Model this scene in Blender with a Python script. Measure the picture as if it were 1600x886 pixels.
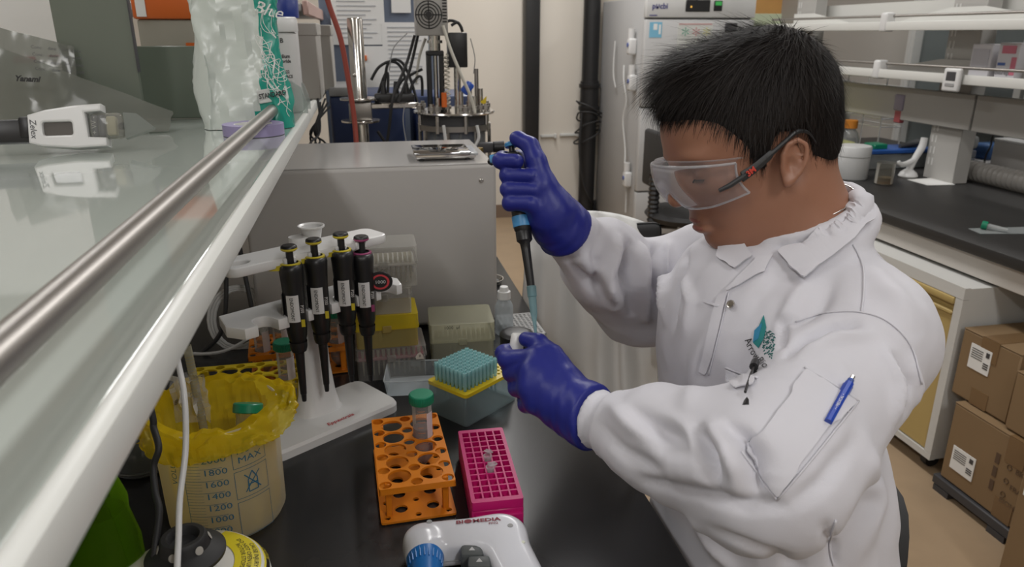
import bpy, bmesh, math, random
import numpy as np
from mathutils import Vector, Matrix, noise
from mathutils.bvhtree import BVHTree
random.seed(7); rng = np.random.default_rng(7)
for o in list(bpy.data.objects): bpy.data.objects.remove(o)
SC = bpy.context.scene; COL = SC.collection
PI = math.pi
# ------------------------------------------------------------------ camera
CAMZ = 1.35; FPX = 1144.0
PIT = math.atan(391/1144.0); YAW = math.atan(.2098/1.0568)
cam = bpy.data.objects.new('camera', bpy.data.cameras.new('camera')); COL.objects.link(cam)
cam.location = (0, 0, CAMZ); cam.rotation_euler = (PI/2-PIT, 0, -YAW)
cam.data.sensor_width = 36; cam.data.lens = FPX/1600*36; cam.data.clip_start = .02
cam.data.dof.use_dof = True; cam.data.dof.focus_distance = .98; cam.data.dof.aperture_fstop = 9.0
SC.camera = cam
# ------------------------------------------------------------------ world, ceiling lamps and one added fill, exposure
wd = bpy.data.worlds.new('world'); SC.world = wd; wd.use_nodes = True
wd.node_tree.nodes['Background'].inputs[0].default_value = (.80, .86, 1, 1)
wd.node_tree.nodes['Background'].inputs[1].default_value = .10
SC.view_settings.view_transform = 'Standard'; SC.view_settings.look = 'None'
SC.view_settings.exposure = -0.12; SC.view_settings.gamma = 1; SC.view_settings.use_curve_mapping = False
try: SC.cycles.use_denoising = True
except Exception: pass
LAMPS = [  # x, y, length along y, width, watts  (ceiling luminaires of the lab; the last is an added fill)
    (1.05, .55, 1.25, .32, 6.5), (1.05, 2.5, 1.25, .32, 25), (1.05, 4.3, 1.25, .32, 28),
    (-1.0, .9, 1.25, .32, 9), (-1.0, 2.9, 1.25, .32, 18), (3.1, 1.4, 1.25, .32, 18), (3.1, 3.6, 1.25, .32, 18), (.9, -1.3, 1.25, .32, 30), (-1.0, -1.2, 1.25, .32, 26)]
LAMP_Z = 2.66
for lx, ly, ll, lw, pw in LAMPS:
    L = bpy.data.lights.new('ceiling_and_fill_light', 'AREA'); L.shape = 'RECTANGLE'; L.size = lw; L.size_y = ll; L.energy = pw
    L.color = (1, .985, .97)
    o = bpy.data.objects.new('ceiling_and_fill_light', L); COL.objects.link(o); o.location = (lx, ly, LAMP_Z)
# ------------------------------------------------------------------ pixel -> place helper (frame 1600x886)
_fw = np.array([math.sin(YAW)*math.cos(PIT), math.cos(YAW)*math.cos(PIT), -math.sin(PIT)])
_rt = np.array([math.cos(YAW), -math.sin(YAW), 0.]); _up = np.cross(_rt, _fw)
C0 = np.array([0, 0, CAMZ])
def ray(px, py): return (px-800)/FPX*_rt - (py-443)/FPX*_up + _fw
def W(px, py, x=None, y=None, z=None, d=None, pl=None):
    r = ray(px, py)
    if x is not None: t = x/r[0]
    elif y is not None: t = y/r[1]
    elif z is not None: t = (z-CAMZ)/r[2]
    elif pl is not None: t = float((np.array(pl[0])-C0) @ np.array(pl[1]))/float(r @ np.array(pl[1]))
    else: t = d
    return C0 + r*t
def proj(p):
    q = np.asarray(p)-C0; d = q @ _fw
    return 800+FPX*(q @ _rt)/d, 443-FPX*(q @ _up)/d, d
# ------------------------------------------------------------------ materials
MATS = {}
def mat(name, col, rough=.5, metal=0, spec=.5, noise_s=0, noise_a=0, bump=0, bump_s=200, coat=0, emit=0, sss=0, aniso=0, sheen=0, trans=0):
    if name in MATS: return MATS[name]
    m = bpy.data.materials.new(name); m.use_nodes = True; nt = m.node_tree; b = nt.nodes['Principled BSDF']
    c = (*col, 1)
    b.inputs['Base Color'].default_value = c; b.inputs['Roughness'].default_value = rough
    b.inputs['Metallic'].default_value = metal; b.inputs['Specular IOR Level'].default_value = spec
    b.inputs['Coat Weight'].default_value = coat
    if sheen: b.inputs['Sheen Weight'].default_value = sheen
    if trans: b.inputs['Transmission Weight'].default_value = trans
    if emit: b.inputs['Emission Color'].default_value = c; b.inputs['Emission Strength'].default_value = emit
    if sss:
        b.inputs['Subsurface Weight'].default_value = sss; b.inputs['Subsurface Radius'].default_value = (.012, .005, .003)
        b.inputs['Subsurface Scale'].default_value = 1
    if noise_s or bump:
        tc = nt.nodes.new('ShaderNodeTexCoord')
    if noise_s:
        n = nt.nodes.new('ShaderNodeTexNoise'); n.inputs['Scale'].default_value = noise_s; n.inputs['Detail'].default_value = 4
        nt.links.new(tc.outputs['Object'], n.inputs['Vector'])
        mx = nt.nodes.new('ShaderNodeMix'); mx.data_type = 'RGBA'
        mx.inputs[6].default_value = (*[max(0, k*(1-noise_a)) for k in col], 1); mx.inputs[7].default_value = (*[min(1, k*(1+noise_a)) for k in col], 1)
        nt.links.new(n.outputs['Fac'], mx.inputs[0]); nt.links.new(mx.outputs[2], b.inputs['Base Color'])
    if bump:
        n2 = nt.nodes.new('ShaderNodeTexNoise'); n2.inputs['Scale'].default_value = bump_s; n2.inputs['Detail'].default_value = 3
        nt.links.new(tc.outputs['Object'], n2.inputs['Vector'])
        bp = nt.nodes.new('ShaderNodeBump'); bp.inputs['Strength'].default_value = bump; bp.inputs['Distance'].default_value = .002
        nt.links.new(n2.outputs['Fac'], bp.inputs['Height']); nt.links.new(bp.outputs[0], b.inputs['Normal'])
    MATS[name] = m; return m
def clear(name, col, opac=.3, rough=.15, haze=.0, spec=.5):
    """thin see-through plastic: transparent mixed with a glossy/diffuse skin"""
    if name in MATS: return MATS[name]
    m = bpy.data.materials.new(name); m.use_nodes = True; nt = m.node_tree; nt.nodes.clear()
    out = nt.nodes.new('ShaderNodeOutputMaterial'); t = nt.nodes.new('ShaderNodeBsdfTransparent'); t.inputs[0].default_value = (*[min(1, .25+.75*k) for k in col], 1)
    p = nt.nodes.new('ShaderNodeBsdfPrincipled'); p.inputs['Base Color'].default_value = (*col, 1); p.inputs['Roughness'].default_value = rough
    p.inputs['Specular IOR Level'].default_value = spec
    g = p.outputs[0]
    if haze:
        tl = nt.nodes.new('ShaderNodeBsdfTranslucent'); tl.inputs[0].default_value = (*col, 1); mh = nt.nodes.new('ShaderNodeMixShader')
        mh.inputs[0].default_value = haze; nt.links.new(p.outputs[0], mh.inputs[1]); nt.links.new(tl.outputs[0], mh.inputs[2]); g = mh.outputs[0]
    fr = nt.nodes.new('ShaderNodeLayerWeight'); fr.inputs[0].default_value = .25
    ma = nt.nodes.new('ShaderNodeMath'); ma.operation = 'MULTIPLY_ADD'; ma.inputs[1].default_value = .6*(1-opac); ma.inputs[2].default_value = opac
    nt.links.new(fr.outputs['Fresnel'], ma.inputs[0])
    mx = nt.nodes.new('ShaderNodeMixShader'); nt.links.new(ma.outputs[0], mx.inputs[0]); nt.links.new(t.outputs[0], mx.inputs[1]); nt.links.new(g, mx.inputs[2])
    nt.links.new(mx.outputs[0], out.inputs[0]); MATS[name] = m; return m
# ------------------------------------------------------------------ mesh builder
def _fr(a):
    a = Vector(a).normalized(); u = a.orthogonal().normalized(); return u, a.cross(u), a
class B:
    def __init__(s): s.v = []; s.f = []; s.mi = []
    def add(s, vs, fs, mi=0, M=None):
        k = len(s.v)
        if M is not None: vs = [M @ Vector(p) for p in vs]
        s.v += [tuple(p) for p in vs]; s.f += [tuple(i+k for i in f) for f in fs]; s.mi += [mi]*len(fs); return s
    def box(s, x0, x1, y0, y1, z0, z1, mi=0, M=None):
        return s.add([(x0,y0,z0),(x1,y0,z0),(x1,y1,z0),(x0,y1,z0),(x0,y0,z1),(x1,y0,z1),(x1,y1,z1),(x0,y1,z1)],
                     [(3,2,1,0),(4,5,6,7),(0,1,5,4),(1,2,6,5),(2,3,7,6),(3,0,4,7)], mi, M)
    def rbox(s, x0, x1, y0, y1, z0, z1, r=.003, seg=2, mi=0, M=None):
        bm = bmesh.new(); bmesh.ops.create_cube(bm, size=1)
        bmesh.ops.scale(bm, vec=(x1-x0, y1-y0, z1-z0), verts=bm.verts); bmesh.ops.translate(bm, vec=((x0+x1)/2, (y0+y1)/2, (z0+z1)/2), verts=bm.verts)
        bmesh.ops.bevel(bm, geom=list(bm.edges), offset=r, segments=seg, affect='EDGES', profile=.5)
        bm.verts.index_update(); s.add([v.co.copy() for v in bm.verts], [[v.index for v in f.verts] for f in bm.faces], mi, M); bm.free(); return s
    def cyl(s, p0, p1, r0, r1=None, n=16, cap=True, mi=0, M=None):
        r1 = r0 if r1 is None else r1; p0 = Vector(p0); p1 = Vector(p1); u, w, a = _fr(p1-p0)
        vs = []
        for p, r in ((p0, r0), (p1, r1)):
            for i in range(n):
                t = 2*PI*i/n; vs.append(p+(u*math.cos(t)+w*math.sin(t))*r)
        fs = [(i, (i+1) % n, n+(i+1) % n, n+i) for i in range(n)]
        if cap: fs += [tuple(range(n-1, -1, -1)), tuple(range(n, 2*n))]
        return s.add(vs, fs, mi, M)
    def lathe(s, prof, n=24, c=(0,0,0), axis=(0,0,1), mi=0, a0=0, a1=2*PI, M=None):
        u, w, a = _fr(axis); c = Vector(c); full = abs(a1-a0-2*PI) < 1e-6; m = n if full else n+1; vs = []; fs = []
        if abs(a.z) > .999: u, w = Vector((1,0,0)), Vector((0,1,0)) if a.z > 0 else Vector((0,-1,0))
        for r, z in prof:
            for i in range(m):
                t = a0+(a1-a0)*i/n; vs.append(c+a*z+(u*math.cos(t)+w*math.sin(t))*max(r, 1e-5))
        for k in range(len(prof)-1):
            for i in range(n):
                j = (i+1) % m; fs.append((k*m+i, k*m+j, (k+1)*m+j, (k+1)*m+i))
        return s.add(vs, fs, mi, M)
    def tube(s, path, r, n=8, mi=0, cap=True, smooth=0, M=None, closed=False):
        P = [Vector(p) for p in path]
        if smooth: P = catmull(P, smooth, closed)
        rs = r if isinstance(r, (list, tuple)) else [r]*len(P)
        if len(rs) != len(P): rs = list(np.interp(np.linspace(0, 1, len(P)), np.linspace(0, 1, len(rs)), rs))
        vs = []; t0 = None; u = None; N = len(P)
        for i, p in enumerate(P):
            t = (P[(i+1) % N] if closed else P[min(i+1, N-1)])-(P[i-1] if closed else P[max(i-1, 0)])
            t = t.normalized() if t.length > 1e-9 else Vector((0,0,1))
            if u is None: u = t.orthogonal().normalized()
            u = (u-t*u.dot(t)); u = u.normalized() if u.length > 1e-6 else t.orthogonal().normalized(); w = t.cross(u)
            for k in range(n):
                a = 2*PI*k/n; vs.append(p+(u*math.cos(a)+w*math.sin(a))*rs[i])
        fs = []
        for i in range(N if closed else N-1):
            j = (i+1) % N
            for k in range(n): fs.append((i*n+k, i*n+(k+1) % n, j*n+(k+1) % n, j*n+k))
        if cap and not closed: fs += [tuple(range(n-1, -1, -1)), tuple(range((N-1)*n, N*n))]
        return s.add(vs, fs, mi, M)
    def prism(s, poly, z0, z1, mi=0, M=None):
        n = len(poly); vs = [(x, y, z0) for x, y in poly]+[(x, y, z1) for x, y in poly]
        return s.add(vs, [tuple(range(n-1, -1, -1)), tuple(range(n, 2*n))]+[(i, (i+1) % n, n+(i+1) % n, n+i) for i in range(n)], mi, M)
    def grid(s, pts, mi=0, M=None, closeu=False):
        """pts[i][j] -> quads"""
        a = len(pts); b = len(pts[0]); vs = [p for r in pts for p in r]; fs = []
        for i in range(a if closeu else a-1):
            for j in range(b-1): ii = (i+1) % a; fs.append((i*b+j, ii*b+j, ii*b+j+1, i*b+j+1))
        return s.add(vs, fs, mi, M)
    def sphere(s, c, r, n=16, m=10, mi=0, sc=(1,1,1), M=None):
        prof = [(r*math.sin(PI*k/m), -r*math.cos(PI*k/m)) for k in range(m+1)]
        k0 = len(s.v); s.lathe(prof, n, (0,0,0), mi=mi)
        T = Matrix.Translation(c) @ Matrix.Diagonal((*sc, 1))
        if M is not None: T = M @ T
        for i in range(k0, len(s.v)): s.v[i] = tuple(T @ Vector(s.v[i]))
        return s
    def mesh(s, me, M=None, mi=0):
        return s.add([v.co.copy() for v in me.vertices], [tuple(p.vertices) for p in me.polygons], mi, M)
def catmull(P, k=6, closed=False):
    P = [Vector(p) for p in P]; N = len(P); out = []
    g = (lambda i: P[i % N]) if closed else (lambda i: P[min(max(i, 0), N-1)])
    for i in range(N if closed else N-1):
        a, b, c, d = g(i-1), g(i), g(i+1), g(i+2)
        for j in range(k):
            t = j/k; out.append(.5*((2*b)+(c-a)*t+(2*a-5*b+4*c-d)*t*t+(3*b-a-3*c+d)*t**3))
    if not closed: out.append(P[-1])
    return out
def smooth_mesh(me, ang=40):
    if ang <= 0: return
    me.polygons.foreach_set('use_smooth', [True]*len(me.polygons))
    try: me.set_sharp_from_angle(angle=math.radians(ang))
    except Exception: pass
def mk(name, b, mats, parent=None, label=None, ang=40, kind=None, loc=None, rot=None, fix=True):
    if isinstance(b, B):
        me = bpy.data.meshes.new(name); me.from_pydata(b.v, [], b.f)
        me.polygons.foreach_set('material_index', b.mi)
        if fix:
            bm = bmesh.new(); bm.from_mesh(me); bmesh.ops.remove_doubles(bm, verts=bm.verts, dist=1e-5)
            bmesh.ops.recalc_face_normals(bm, faces=bm.faces); bm.to_mesh(me); bm.free()
        smooth_mesh(me, ang)
    else: me = b
    mats = mats if isinstance(mats, (list, tuple)) else [mats]
    if len(me.materials) == 0:
        for m in mats: me.materials.append(m)
    o = bpy.data.objects.new(name, me); COL.objects.link(o)
    if parent: o.parent = parent
    if label: o['label'] = label
    if kind: o['kind'] = kind
    if loc is not None: o.location = loc
    if rot is not None: o.rotation_euler = rot
    return o
def tag(o, label, cat, group=None, kind=None):
    o['label'] = label; o['category'] = cat
    if group: o['group'] = group
    if kind: o['kind'] = kind
    return o
def thing(name, label, cat, loc=(0,0,0), rz=0, group=None, rot=None):
    o = bpy.data.objects.new(name, None); COL.objects.link(o); o.empty_display_size = .05
    o.location = tuple(loc); o.rotation_euler = rot if rot else (0, 0, rz); return tag(o, label, cat, group)
def struct(name, b, mats, parent=None, ang=0):
    o = mk(name, b, mats, parent, ang=ang)
    if not parent: o['kind'] = 'structure'
    return o
def dup(root, loc=None, rz=None, label=None, group=None, rot=None):
    r = root.copy(); COL.objects.link(r)
    if loc is not None: r.location = tuple(loc)
    if rz is not None: r.rotation_euler = (0, 0, rz)
    if rot is not None: r.rotation_euler = rot
    if label: r['label'] = label
    if group: r['group'] = group
    for ch in list(root.children):
        c = ch.copy(); COL.objects.link(c); c.parent = r
        for g in list(ch.children):
            d = g.copy(); COL.objects.link(d); d.parent = c
    return r
def plate(outline, holes, th, bev=0):
    """flat plate (z 0..th) with true holes, from a filled 2-D curve"""
    cu = bpy.data.curves.new('c', 'CURVE'); cu.dimensions = '2D'; cu.fill_mode = 'BOTH'
    cu.extrude = max(th/2-bev, 1e-5); cu.bevel_depth = bev; cu.bevel_resolution = 1; cu.offset = -bev
    for lp in [outline]+holes:
        sp = cu.splines.new('POLY'); sp.points.add(len(lp)-1)
        for q, (x, y) in zip(sp.points, lp): q.co = (x, y, 0, 1)
        sp.use_cyclic_u = True
    o = bpy.data.objects.new('c', cu); me = bpy.data.meshes.new_from_object(o)
    bpy.data.objects.remove(o); bpy.data.curves.remove(cu)
    me.transform(Matrix.Translation((0, 0, th/2))); me.materials.clear(); smooth_mesh(me, 35); return me
def circ(cx, cy, r, n=20, sx=1): return [(cx+r*sx*math.cos(2*PI*i/n), cy+r*math.sin(2*PI*i/n)) for i in range(n)]
def rrect(x0, x1, y0, y1, r, n=5):
    out = []
    for cx, cy, a in ((x1-r, y1-r, 0), (x0+r, y1-r, PI/2), (x0+r, y0+r, PI), (x1-r, y0+r, 1.5*PI)):
        for i in range(n+1): t = a+PI/2*i/n; out.append((cx+r*math.cos(t), cy+r*math.sin(t)))
    return out
def text(s, size=.01, ext=.0001, align='CENTER', sx=1, bold=0, res=2, shear=0):
    cu = bpy.data.curves.new('t', 'FONT'); cu.body = s; cu.size = size; cu.extrude = ext; cu.align_x = align; cu.align_y = 'CENTER'
    cu.resolution_u = res; cu.offset = bold; cu.shear = shear
    o = bpy.data.objects.new('t', cu); me = bpy.data.meshes.new_from_object(o); bpy.data.objects.remove(o); bpy.data.curves.remove(cu)
    if sx != 1: me.transform(Matrix.Diagonal((sx, 1, 1, 1)))
    me.materials.clear(); return me
def basis(o, x, y, z=None):
    """matrix with origin o and axes x, y (z = x cross y)"""
    x = Vector(x).normalized(); y = Vector(y); y = (y-x*y.dot(x)).normalized(); z = x.cross(y)
    return Matrix(((x.x, y.x, z.x, o[0]), (x.y, y.y, z.y, o[1]), (x.z, y.z, z.z, o[2]), (0, 0, 0, 1)))
# ------------------------------------------------------------------ signed-distance modelling (numpy surface nets)
def smin(a, b, k):
    h = np.clip(.5+.5*(b-a)/k, 0, 1); return b+(a-b)*h-k*h*(1-h)
def smax(a, b, k): return -smin(-a, -b, k)
class Grid:
    def __init__(s, lo, hi, h):
        s.lo = np.array(lo, float); s.h = h; s.n = np.ceil((np.array(hi)-s.lo)/h).astype(int)+1
        ax = [(s.lo[i]+h*np.arange(s.n[i])).astype(np.float32) for i in range(3)]
        s.X, s.Y, s.Z = np.meshgrid(*ax, indexing='ij')
    def cap(s, a, b, r0, r1=None):
        return sd_cap(s.X, s.Y, s.Z, a, b, r0, r1)
    def ell(s, c, r, R=None): return sd_ell(s.X, s.Y, s.Z, c, r, R)
    def net(s, D):
        return surfnet(D, s.lo, s.h)
def sd_cap(X, Y, Z, a, b, r0, r1=None):
    r1 = r0 if r1 is None else r1; a = np.asarray(a, np.float32); b = np.asarray(b, np.float32); d = b-a; L = float(d @ d)+1e-12
    px, py, pz = X-a[0], Y-a[1], Z-a[2]
    t = np.clip((px*d[0]+py*d[1]+pz*d[2])/L, 0, 1)
    return np.sqrt((px-t*d[0])**2+(py-t*d[1])**2+(pz-t*d[2])**2)-(r0+(r1-r0)*t)
def sd_ell(X, Y, Z, c, r, R=None):
    p = (X-np.float32(c[0]), Y-np.float32(c[1]), Z-np.float32(c[2]))
    if R is not None:  # rows of R = local axes
        R = np.asarray(R, np.float32); p = tuple(p[0]*R[i][0]+p[1]*R[i][1]+p[2]*R[i][2] for i in range(3))
    k0 = np.sqrt((p[0]/r[0])**2+(p[1]/r[1])**2+(p[2]/r[2])**2)
    k1 = np.sqrt((p[0]/r[0]**2)**2+(p[1]/r[1]**2)**2+(p[2]/r[2]**2)**2)+1e-9
    return k0*(k0-1)/k1
def surfnet(D, lo, h):
    D = D.astype(np.float32); S = D < 0; nx, ny, nz = D.shape
    c = [(i, j, k) for i in (0, 1) for j in (0, 1) for k in (0, 1)]
    def sl(A, o): return A[o[0]:nx-1+o[0], o[1]:ny-1+o[1], o[2]:nz-1+o[2]]
    cnt = sum(sl(S, o).astype(np.int8) for o in c); act = (cnt > 0) & (cnt < 8)
    idx = -np.ones(act.shape, np.int64); I = np.argwhere(act); idx[act] = np.arange(len(I))
    V = np.zeros((len(I), 3)); Wt = np.zeros(len(I))
    val = {o: D[I[:, 0]+o[0], I[:, 1]+o[1], I[:, 2]+o[2]] for o in c}
    for a in c:
        for ax in range(3):
            if a[ax] == 0:
                b = tuple(1 if q == ax else a[q] for q in range(3)); va, vb = val[a], val[b]; m = (va < 0) != (vb < 0)
                t = np.where(m, va/(va-vb+1e-20), 0); p = np.tile(np.array(a, float), (len(I), 1)); p[:, ax] = t
                V[m] += p[m]; Wt[m] += 1
    V = (V/Wt[:, None]+I)*h+lo; F = []
    for ax in range(3):
        b, cx = (ax+1) % 3, (ax+2) % 3
        A0 = np.take(S, range(D.shape[ax]-1), ax); A1 = np.take(S, range(1, D.shape[ax]), ax); E = np.argwhere(A0 != A1)
        ok = (E[:, b] > 0) & (E[:, cx] > 0) & (E[:, b] < D.shape[b]-1) & (E[:, cx] < D.shape[cx]-1); E = E[ok]
        def at(db, dc):
            q = E.copy(); q[:, b] += db; q[:, cx] += dc; return idx[q[:, 0], q[:, 1], q[:, 2]]
        q = np.stack([at(-1, -1), at(0, -1), at(0, 0), at(-1, 0)], 1)
        fl = ~S[E[:, 0], E[:, 1], E[:, 2]]; q[fl] = q[fl][:, ::-1]; F.append(q)
    F = np.concatenate(F); return V, F
def vnormals(V, F):
    a = V[F[:, 2]]-V[F[:, 0]]; b = V[F[:, 3]]-V[F[:, 1]]; n = np.cross(a, b); N = np.zeros_like(V)
    for k in range(4): np.add.at(N, F[:, k], n)
    return N/(np.linalg.norm(N, axis=1)[:, None]+1e-12)
def relax(V, F, it=3, w=.5):
    for _ in range(it):
        S = np.zeros_like(V); c = np.zeros(len(V))
        for a, b in ((0, 1), (1, 2), (2, 3), (3, 0)):
            np.add.at(S, F[:, a], V[F[:, b]]); np.add.at(c, F[:, a], 1); np.add.at(S, F[:, b], V[F[:, a]]); np.add.at(c, F[:, b], 1)
        V = V+(S/np.maximum(c, 1)[:, None]-V)*w
    return V
def np_mesh(name, V, F, smooth=True):
    me = bpy.data.meshes.new(name); me.vertices.add(len(V)); me.vertices.foreach_set('co', np.asarray(V, np.float32).ravel())
    k = F.shape[1]; me.loops.add(len(F)*k); me.loops.foreach_set('vertex_index', F.astype(np.int32).ravel())
    me.polygons.add(len(F)); me.polygons.foreach_set('loop_start', np.arange(0, len(F)*k, k, dtype=np.int32))
    me.update(); me.validate()
    if smooth: me.polygons.foreach_set('use_smooth', [True]*len(me.polygons))
    return me
def polydist(V, P):
    """distance of V to polyline P and the parameter along it (0..1)"""
    best = np.full(len(V), 9.); tt = np.zeros(len(V)); n = len(P)-1
    for i in range(n):
        a, b = np.asarray(P[i]), np.asarray(P[i+1]); d = b-a; t = np.clip(((V-a) @ d)/(d @ d+1e-12), 0, 1)
        q = np.linalg.norm(V-a-t[:, None]*d, axis=1); m = q < best; best[m] = q[m]; tt[m] = (i+t[m])/n
    return best, tt
# ================================================================== the setting
BZ = .75       # bench worktop height
SZ = 1.18      # reagent shelf height
m_floor = mat('floor_vinyl', (.36, .26, .165), .38, noise_s=9, noise_a=.14, bump=.03, bump_s=60)
m_wall = mat('wall_paint', (.66, .615, .545), .7, bump=.02, bump_s=90)
m_ceil = mat('ceiling_tile', (.75, .74, .72), .9)
m_white = mat('white_powder_coat', (.70, .71, .68), .35, bump=.01)
m_whitep = mat('white_plastic', (.67, .67, .665), .28, bump=.006, bump_s=300)
m_black = mat('black_plastic', (.012, .012, .013), .38, bump=.02, bump_s=400)
m_blacksoft = mat('black_rubber', (.018, .018, .019), .6)
m_steel = mat('polished_steel', (.62, .60, .57), .16, 1)
m_steeld = mat('brushed_steel', (.36, .34, .32), .40, 1, bump=.03, bump_s=500)
m_grey = mat('grey_plastic', (.30, .30, .30), .45)
m_dark = mat('dark_grey_paint', (.05, .05, .055), .5)
m_ink = mat('black_ink', (.015, .015, .015), .6)
m_paper = mat('white_paper', (.78, .78, .76), .75)
m_glassw = clear('window_glass', (.50, .54, .54), .16, .03)
struct('floor', B().box(-2.6, 4.4, -2.6, 7.2, -.05, 0), m_floor)
struct('ceiling', B().box(-2.6, 4.4, -2.6, 7.2, 2.7, 2.75), m_ceil)
WY = 5.45
struct('wall_back', B().box(-2.6, 4.4, WY, WY+.1, 0, 2.7), m_wall)
struct('wall_left', B().box(-2.7, -2.6, -2.6, WY+.1, 0, 2.7), m_wall)
struct('wall_front', B().box(-2.6, 4.4, -2.7, -2.6, 0, 2.7), m_wall)
struct('baseboard_back', B().box(-2.6, 2.6, WY-.012, WY, 0, .1), mat('baseboard', (.20, .14, .10), .5))
# back door: warm wood leaf with a pale window, behind the person's head
m_wood = mat('door_wood', (.62, .34, .11), .45, noise_s=6, noise_a=.2)
m_paleg = mat('pale_green_glass', (.62, .70, .50), .2, emit=.0)
d1 = struct('door_1', B().box(2.55, 3.85, WY-.05, WY, 0, 2.1), m_wood)
struct('door_window', B().rbox(2.86, 3.37, WY-.062, WY-.05, 1.05, 1.49, .004, 1), m_paleg, d1)
struct('door_frame', B().box(3.62, 3.80, WY-.07, WY-.05, 0, 2.1), mat('door_frame_dark', (.10, .085, .075), .5), d1)
struct('door_plate', B().rbox(3.42, 3.5, WY-.066, WY-.05, 1.42, 1.6, .003, 1), mat('door_frame_dark', (.10, .085, .075), .5), d1)
# right wall: low wall, steel mullions and interior windows behind the right-hand bench
RX = 3.15
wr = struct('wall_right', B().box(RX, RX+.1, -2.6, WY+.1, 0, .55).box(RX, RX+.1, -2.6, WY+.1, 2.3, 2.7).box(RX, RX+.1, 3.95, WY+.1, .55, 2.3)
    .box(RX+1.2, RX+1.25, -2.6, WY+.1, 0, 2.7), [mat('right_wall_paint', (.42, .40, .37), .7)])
m_mull = mat('window_frame_dark', (.03, .032, .035), .4)
m_alu = mat('window_frame_pale', (.60, .60, .58), .4)
for i, (y0, y1) in enumerate(((3.12, 3.95), (2.34, 3.08), (1.35, 2.30), (.3, 1.31))):
    w = struct('window_%d' % (i+1), B().box(RX+.045, RX+.055, y0+.03, y1-.03, .59, 2.26), m_glassw)
    fr = B()
    for a, b_ in ((y0, y0+.04), (y1-.04, y1)): fr.box(RX-.01, RX+.06, a, b_, .592, 2.258)
    fr.box(RX-.01, RX+.06, y0, y1, .55, .59).box(RX-.01, RX+.06, y0, y1, 2.26, 2.3)
    struct('window_frame', fr, m_alu if i == 0 else m_mull, w)
    struct('window_trim', B().box(RX-.015, RX+.0, y1-.015, y1+.01, .55, 2.3), m_alu, w)
# ---- wall strut, drain pipe and cable
m_strut = mat('black_steel_paint', (.012, .012, .013), .45)
t = thing('wall_strut', 'tall black square steel post standing against the cream back wall', 'post', (1.205, WY-.09, 0))
mk('post', B().rbox(-.052, .052, -.05, .05, .008, 2.69, .006, 2), m_strut, t)
mk('base_plate', B().rbox(-.085, .085, -.08, .08, 0, .012, .003, 1), m_strut, t)
t = thing('drain_pipe', 'thick black pipe with a banded coupling in front of the back wall', 'pipe', (1.635, WY-.13, 0))
mk('pipe', B().cyl((0,0,.0), (0,0,2.69), .06, n=24), m_strut, t)
for z in (.84, 1.0):
    mk('coupling_band', B().lathe([(.055, z-.03), (.075, z-.028), (.078, z-.02), (.078, z+.0), (.066, z+.004), (.066, z+.012), (.055, z+.014)], 24), m_strut, t)
mk('pipe_sleeve', B().cyl((0,0,.75), (0,0,1.02), .068, n=24), m_strut, t)
bc = B()
for k in range(4):
    pts = []
    for i in range(28):
        a = 2*PI*i/28+k; pts.append((1.63+(.095+.012*math.sin(3*a+k))*math.cos(a), WY-.14+(.085)*math.sin(a), .62+.07*k+.05*math.cos(a+k)))
    bc.tube(pts, .006, 6, closed=True)
bc.tube([(1.56, WY-.2, .80), (1.545, WY-.22, .55), (1.58, WY-.22, .3), (1.64, WY-.22, .16), (1.70, WY-.1, .10), (1.74, WY-.06, .08)], .008, 6, smooth=6)
o = mk('cable_coil', bc, m_blacksoft); tag(o, 'black cable looped round the thick black pipe', 'cable')
o = mk('power_adapter', B().rbox(1.71, 1.80, WY-.085, WY-.02, .0, .11, .01, 2), m_blacksoft); tag(o, 'black power adapter on the floor beside the black pipe', 'adapter')
t = thing('wall_socket', 'white socket box low on the wall beside the fridge', 'socket', (1.88, WY-.001, .02))
mk('box', B().rbox(-.07, .07, -.06, 0, 0, .19, .008, 2), m_whitep, t); mk('cover', B().rbox(-.05, .05, -.066, -.058, .03, .15, .004, 1), m_whitep, t)
for i, (x0, x1, z) in enumerate(((1.3, 1.42, .615), (1.45, 1.6, .62))):
    o = mk('wall_bracket', B().rbox(x0, x1, WY-.02, WY, z-.01, z+.01, .003, 1).rbox(x1-.02, x1, WY-.035, WY, z-.016, z+.016, .003, 1), m_alu)
    tag(o, ['short white wall bracket touching the black square post', 'short white wall bracket touching the black pipe'][i], 'bracket')
# ---- laboratory refrigerator
FX, FY = 1.72, 4.48
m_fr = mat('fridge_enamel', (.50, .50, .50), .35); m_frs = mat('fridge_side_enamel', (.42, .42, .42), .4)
t = thing('laboratory_fridge', 'tall pale grey laboratory fridge with control panel against the back wall', 'fridge', (FX, FY, 0))
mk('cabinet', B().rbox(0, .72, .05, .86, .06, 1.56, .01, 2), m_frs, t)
mk('plinth', B().box(.02, .70, .07, .8, 0, .06), m_dark, t)
mk('lower_door', B().rbox(0, .72, 0, .05, .07, .36, .008, 2), m_fr, t)
mk('middle_door', B().rbox(0, .72, 0, .05, .37, .90, .008, 2), m_fr, t)
mk('upper_door', B().rbox(0, .72, 0, .05, .91, 1.43, .008, 2), m_fr, t)
hp = mk('header_panel', B().rbox(0, .72, 0, .05, 1.44, 1.56, .008, 2), mat('fridge_header', (.56, .56, .55), .4), t)
FM = lambda x, z, y=-.0015: Matrix.Translation((x, y, z)) @ Matrix.Rotation(PI/2, 4, 'X')
mk('brand_lettering', B().mesh(text('pнcbi', .045, bold=.0012), FM(.085, 1.505)), mat('navy_ink', (.05, .05, .20), .5), hp)
mk('underline', B().box(.02, .07, -.002, 0, 1.45, 1.456), mat('navy_ink', (.05, .05, .20), .5), hp)
mk('display', B().rbox(.25, .41, -.006, .002, 1.475, 1.545, .004, 1), m_black, hp)
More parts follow.
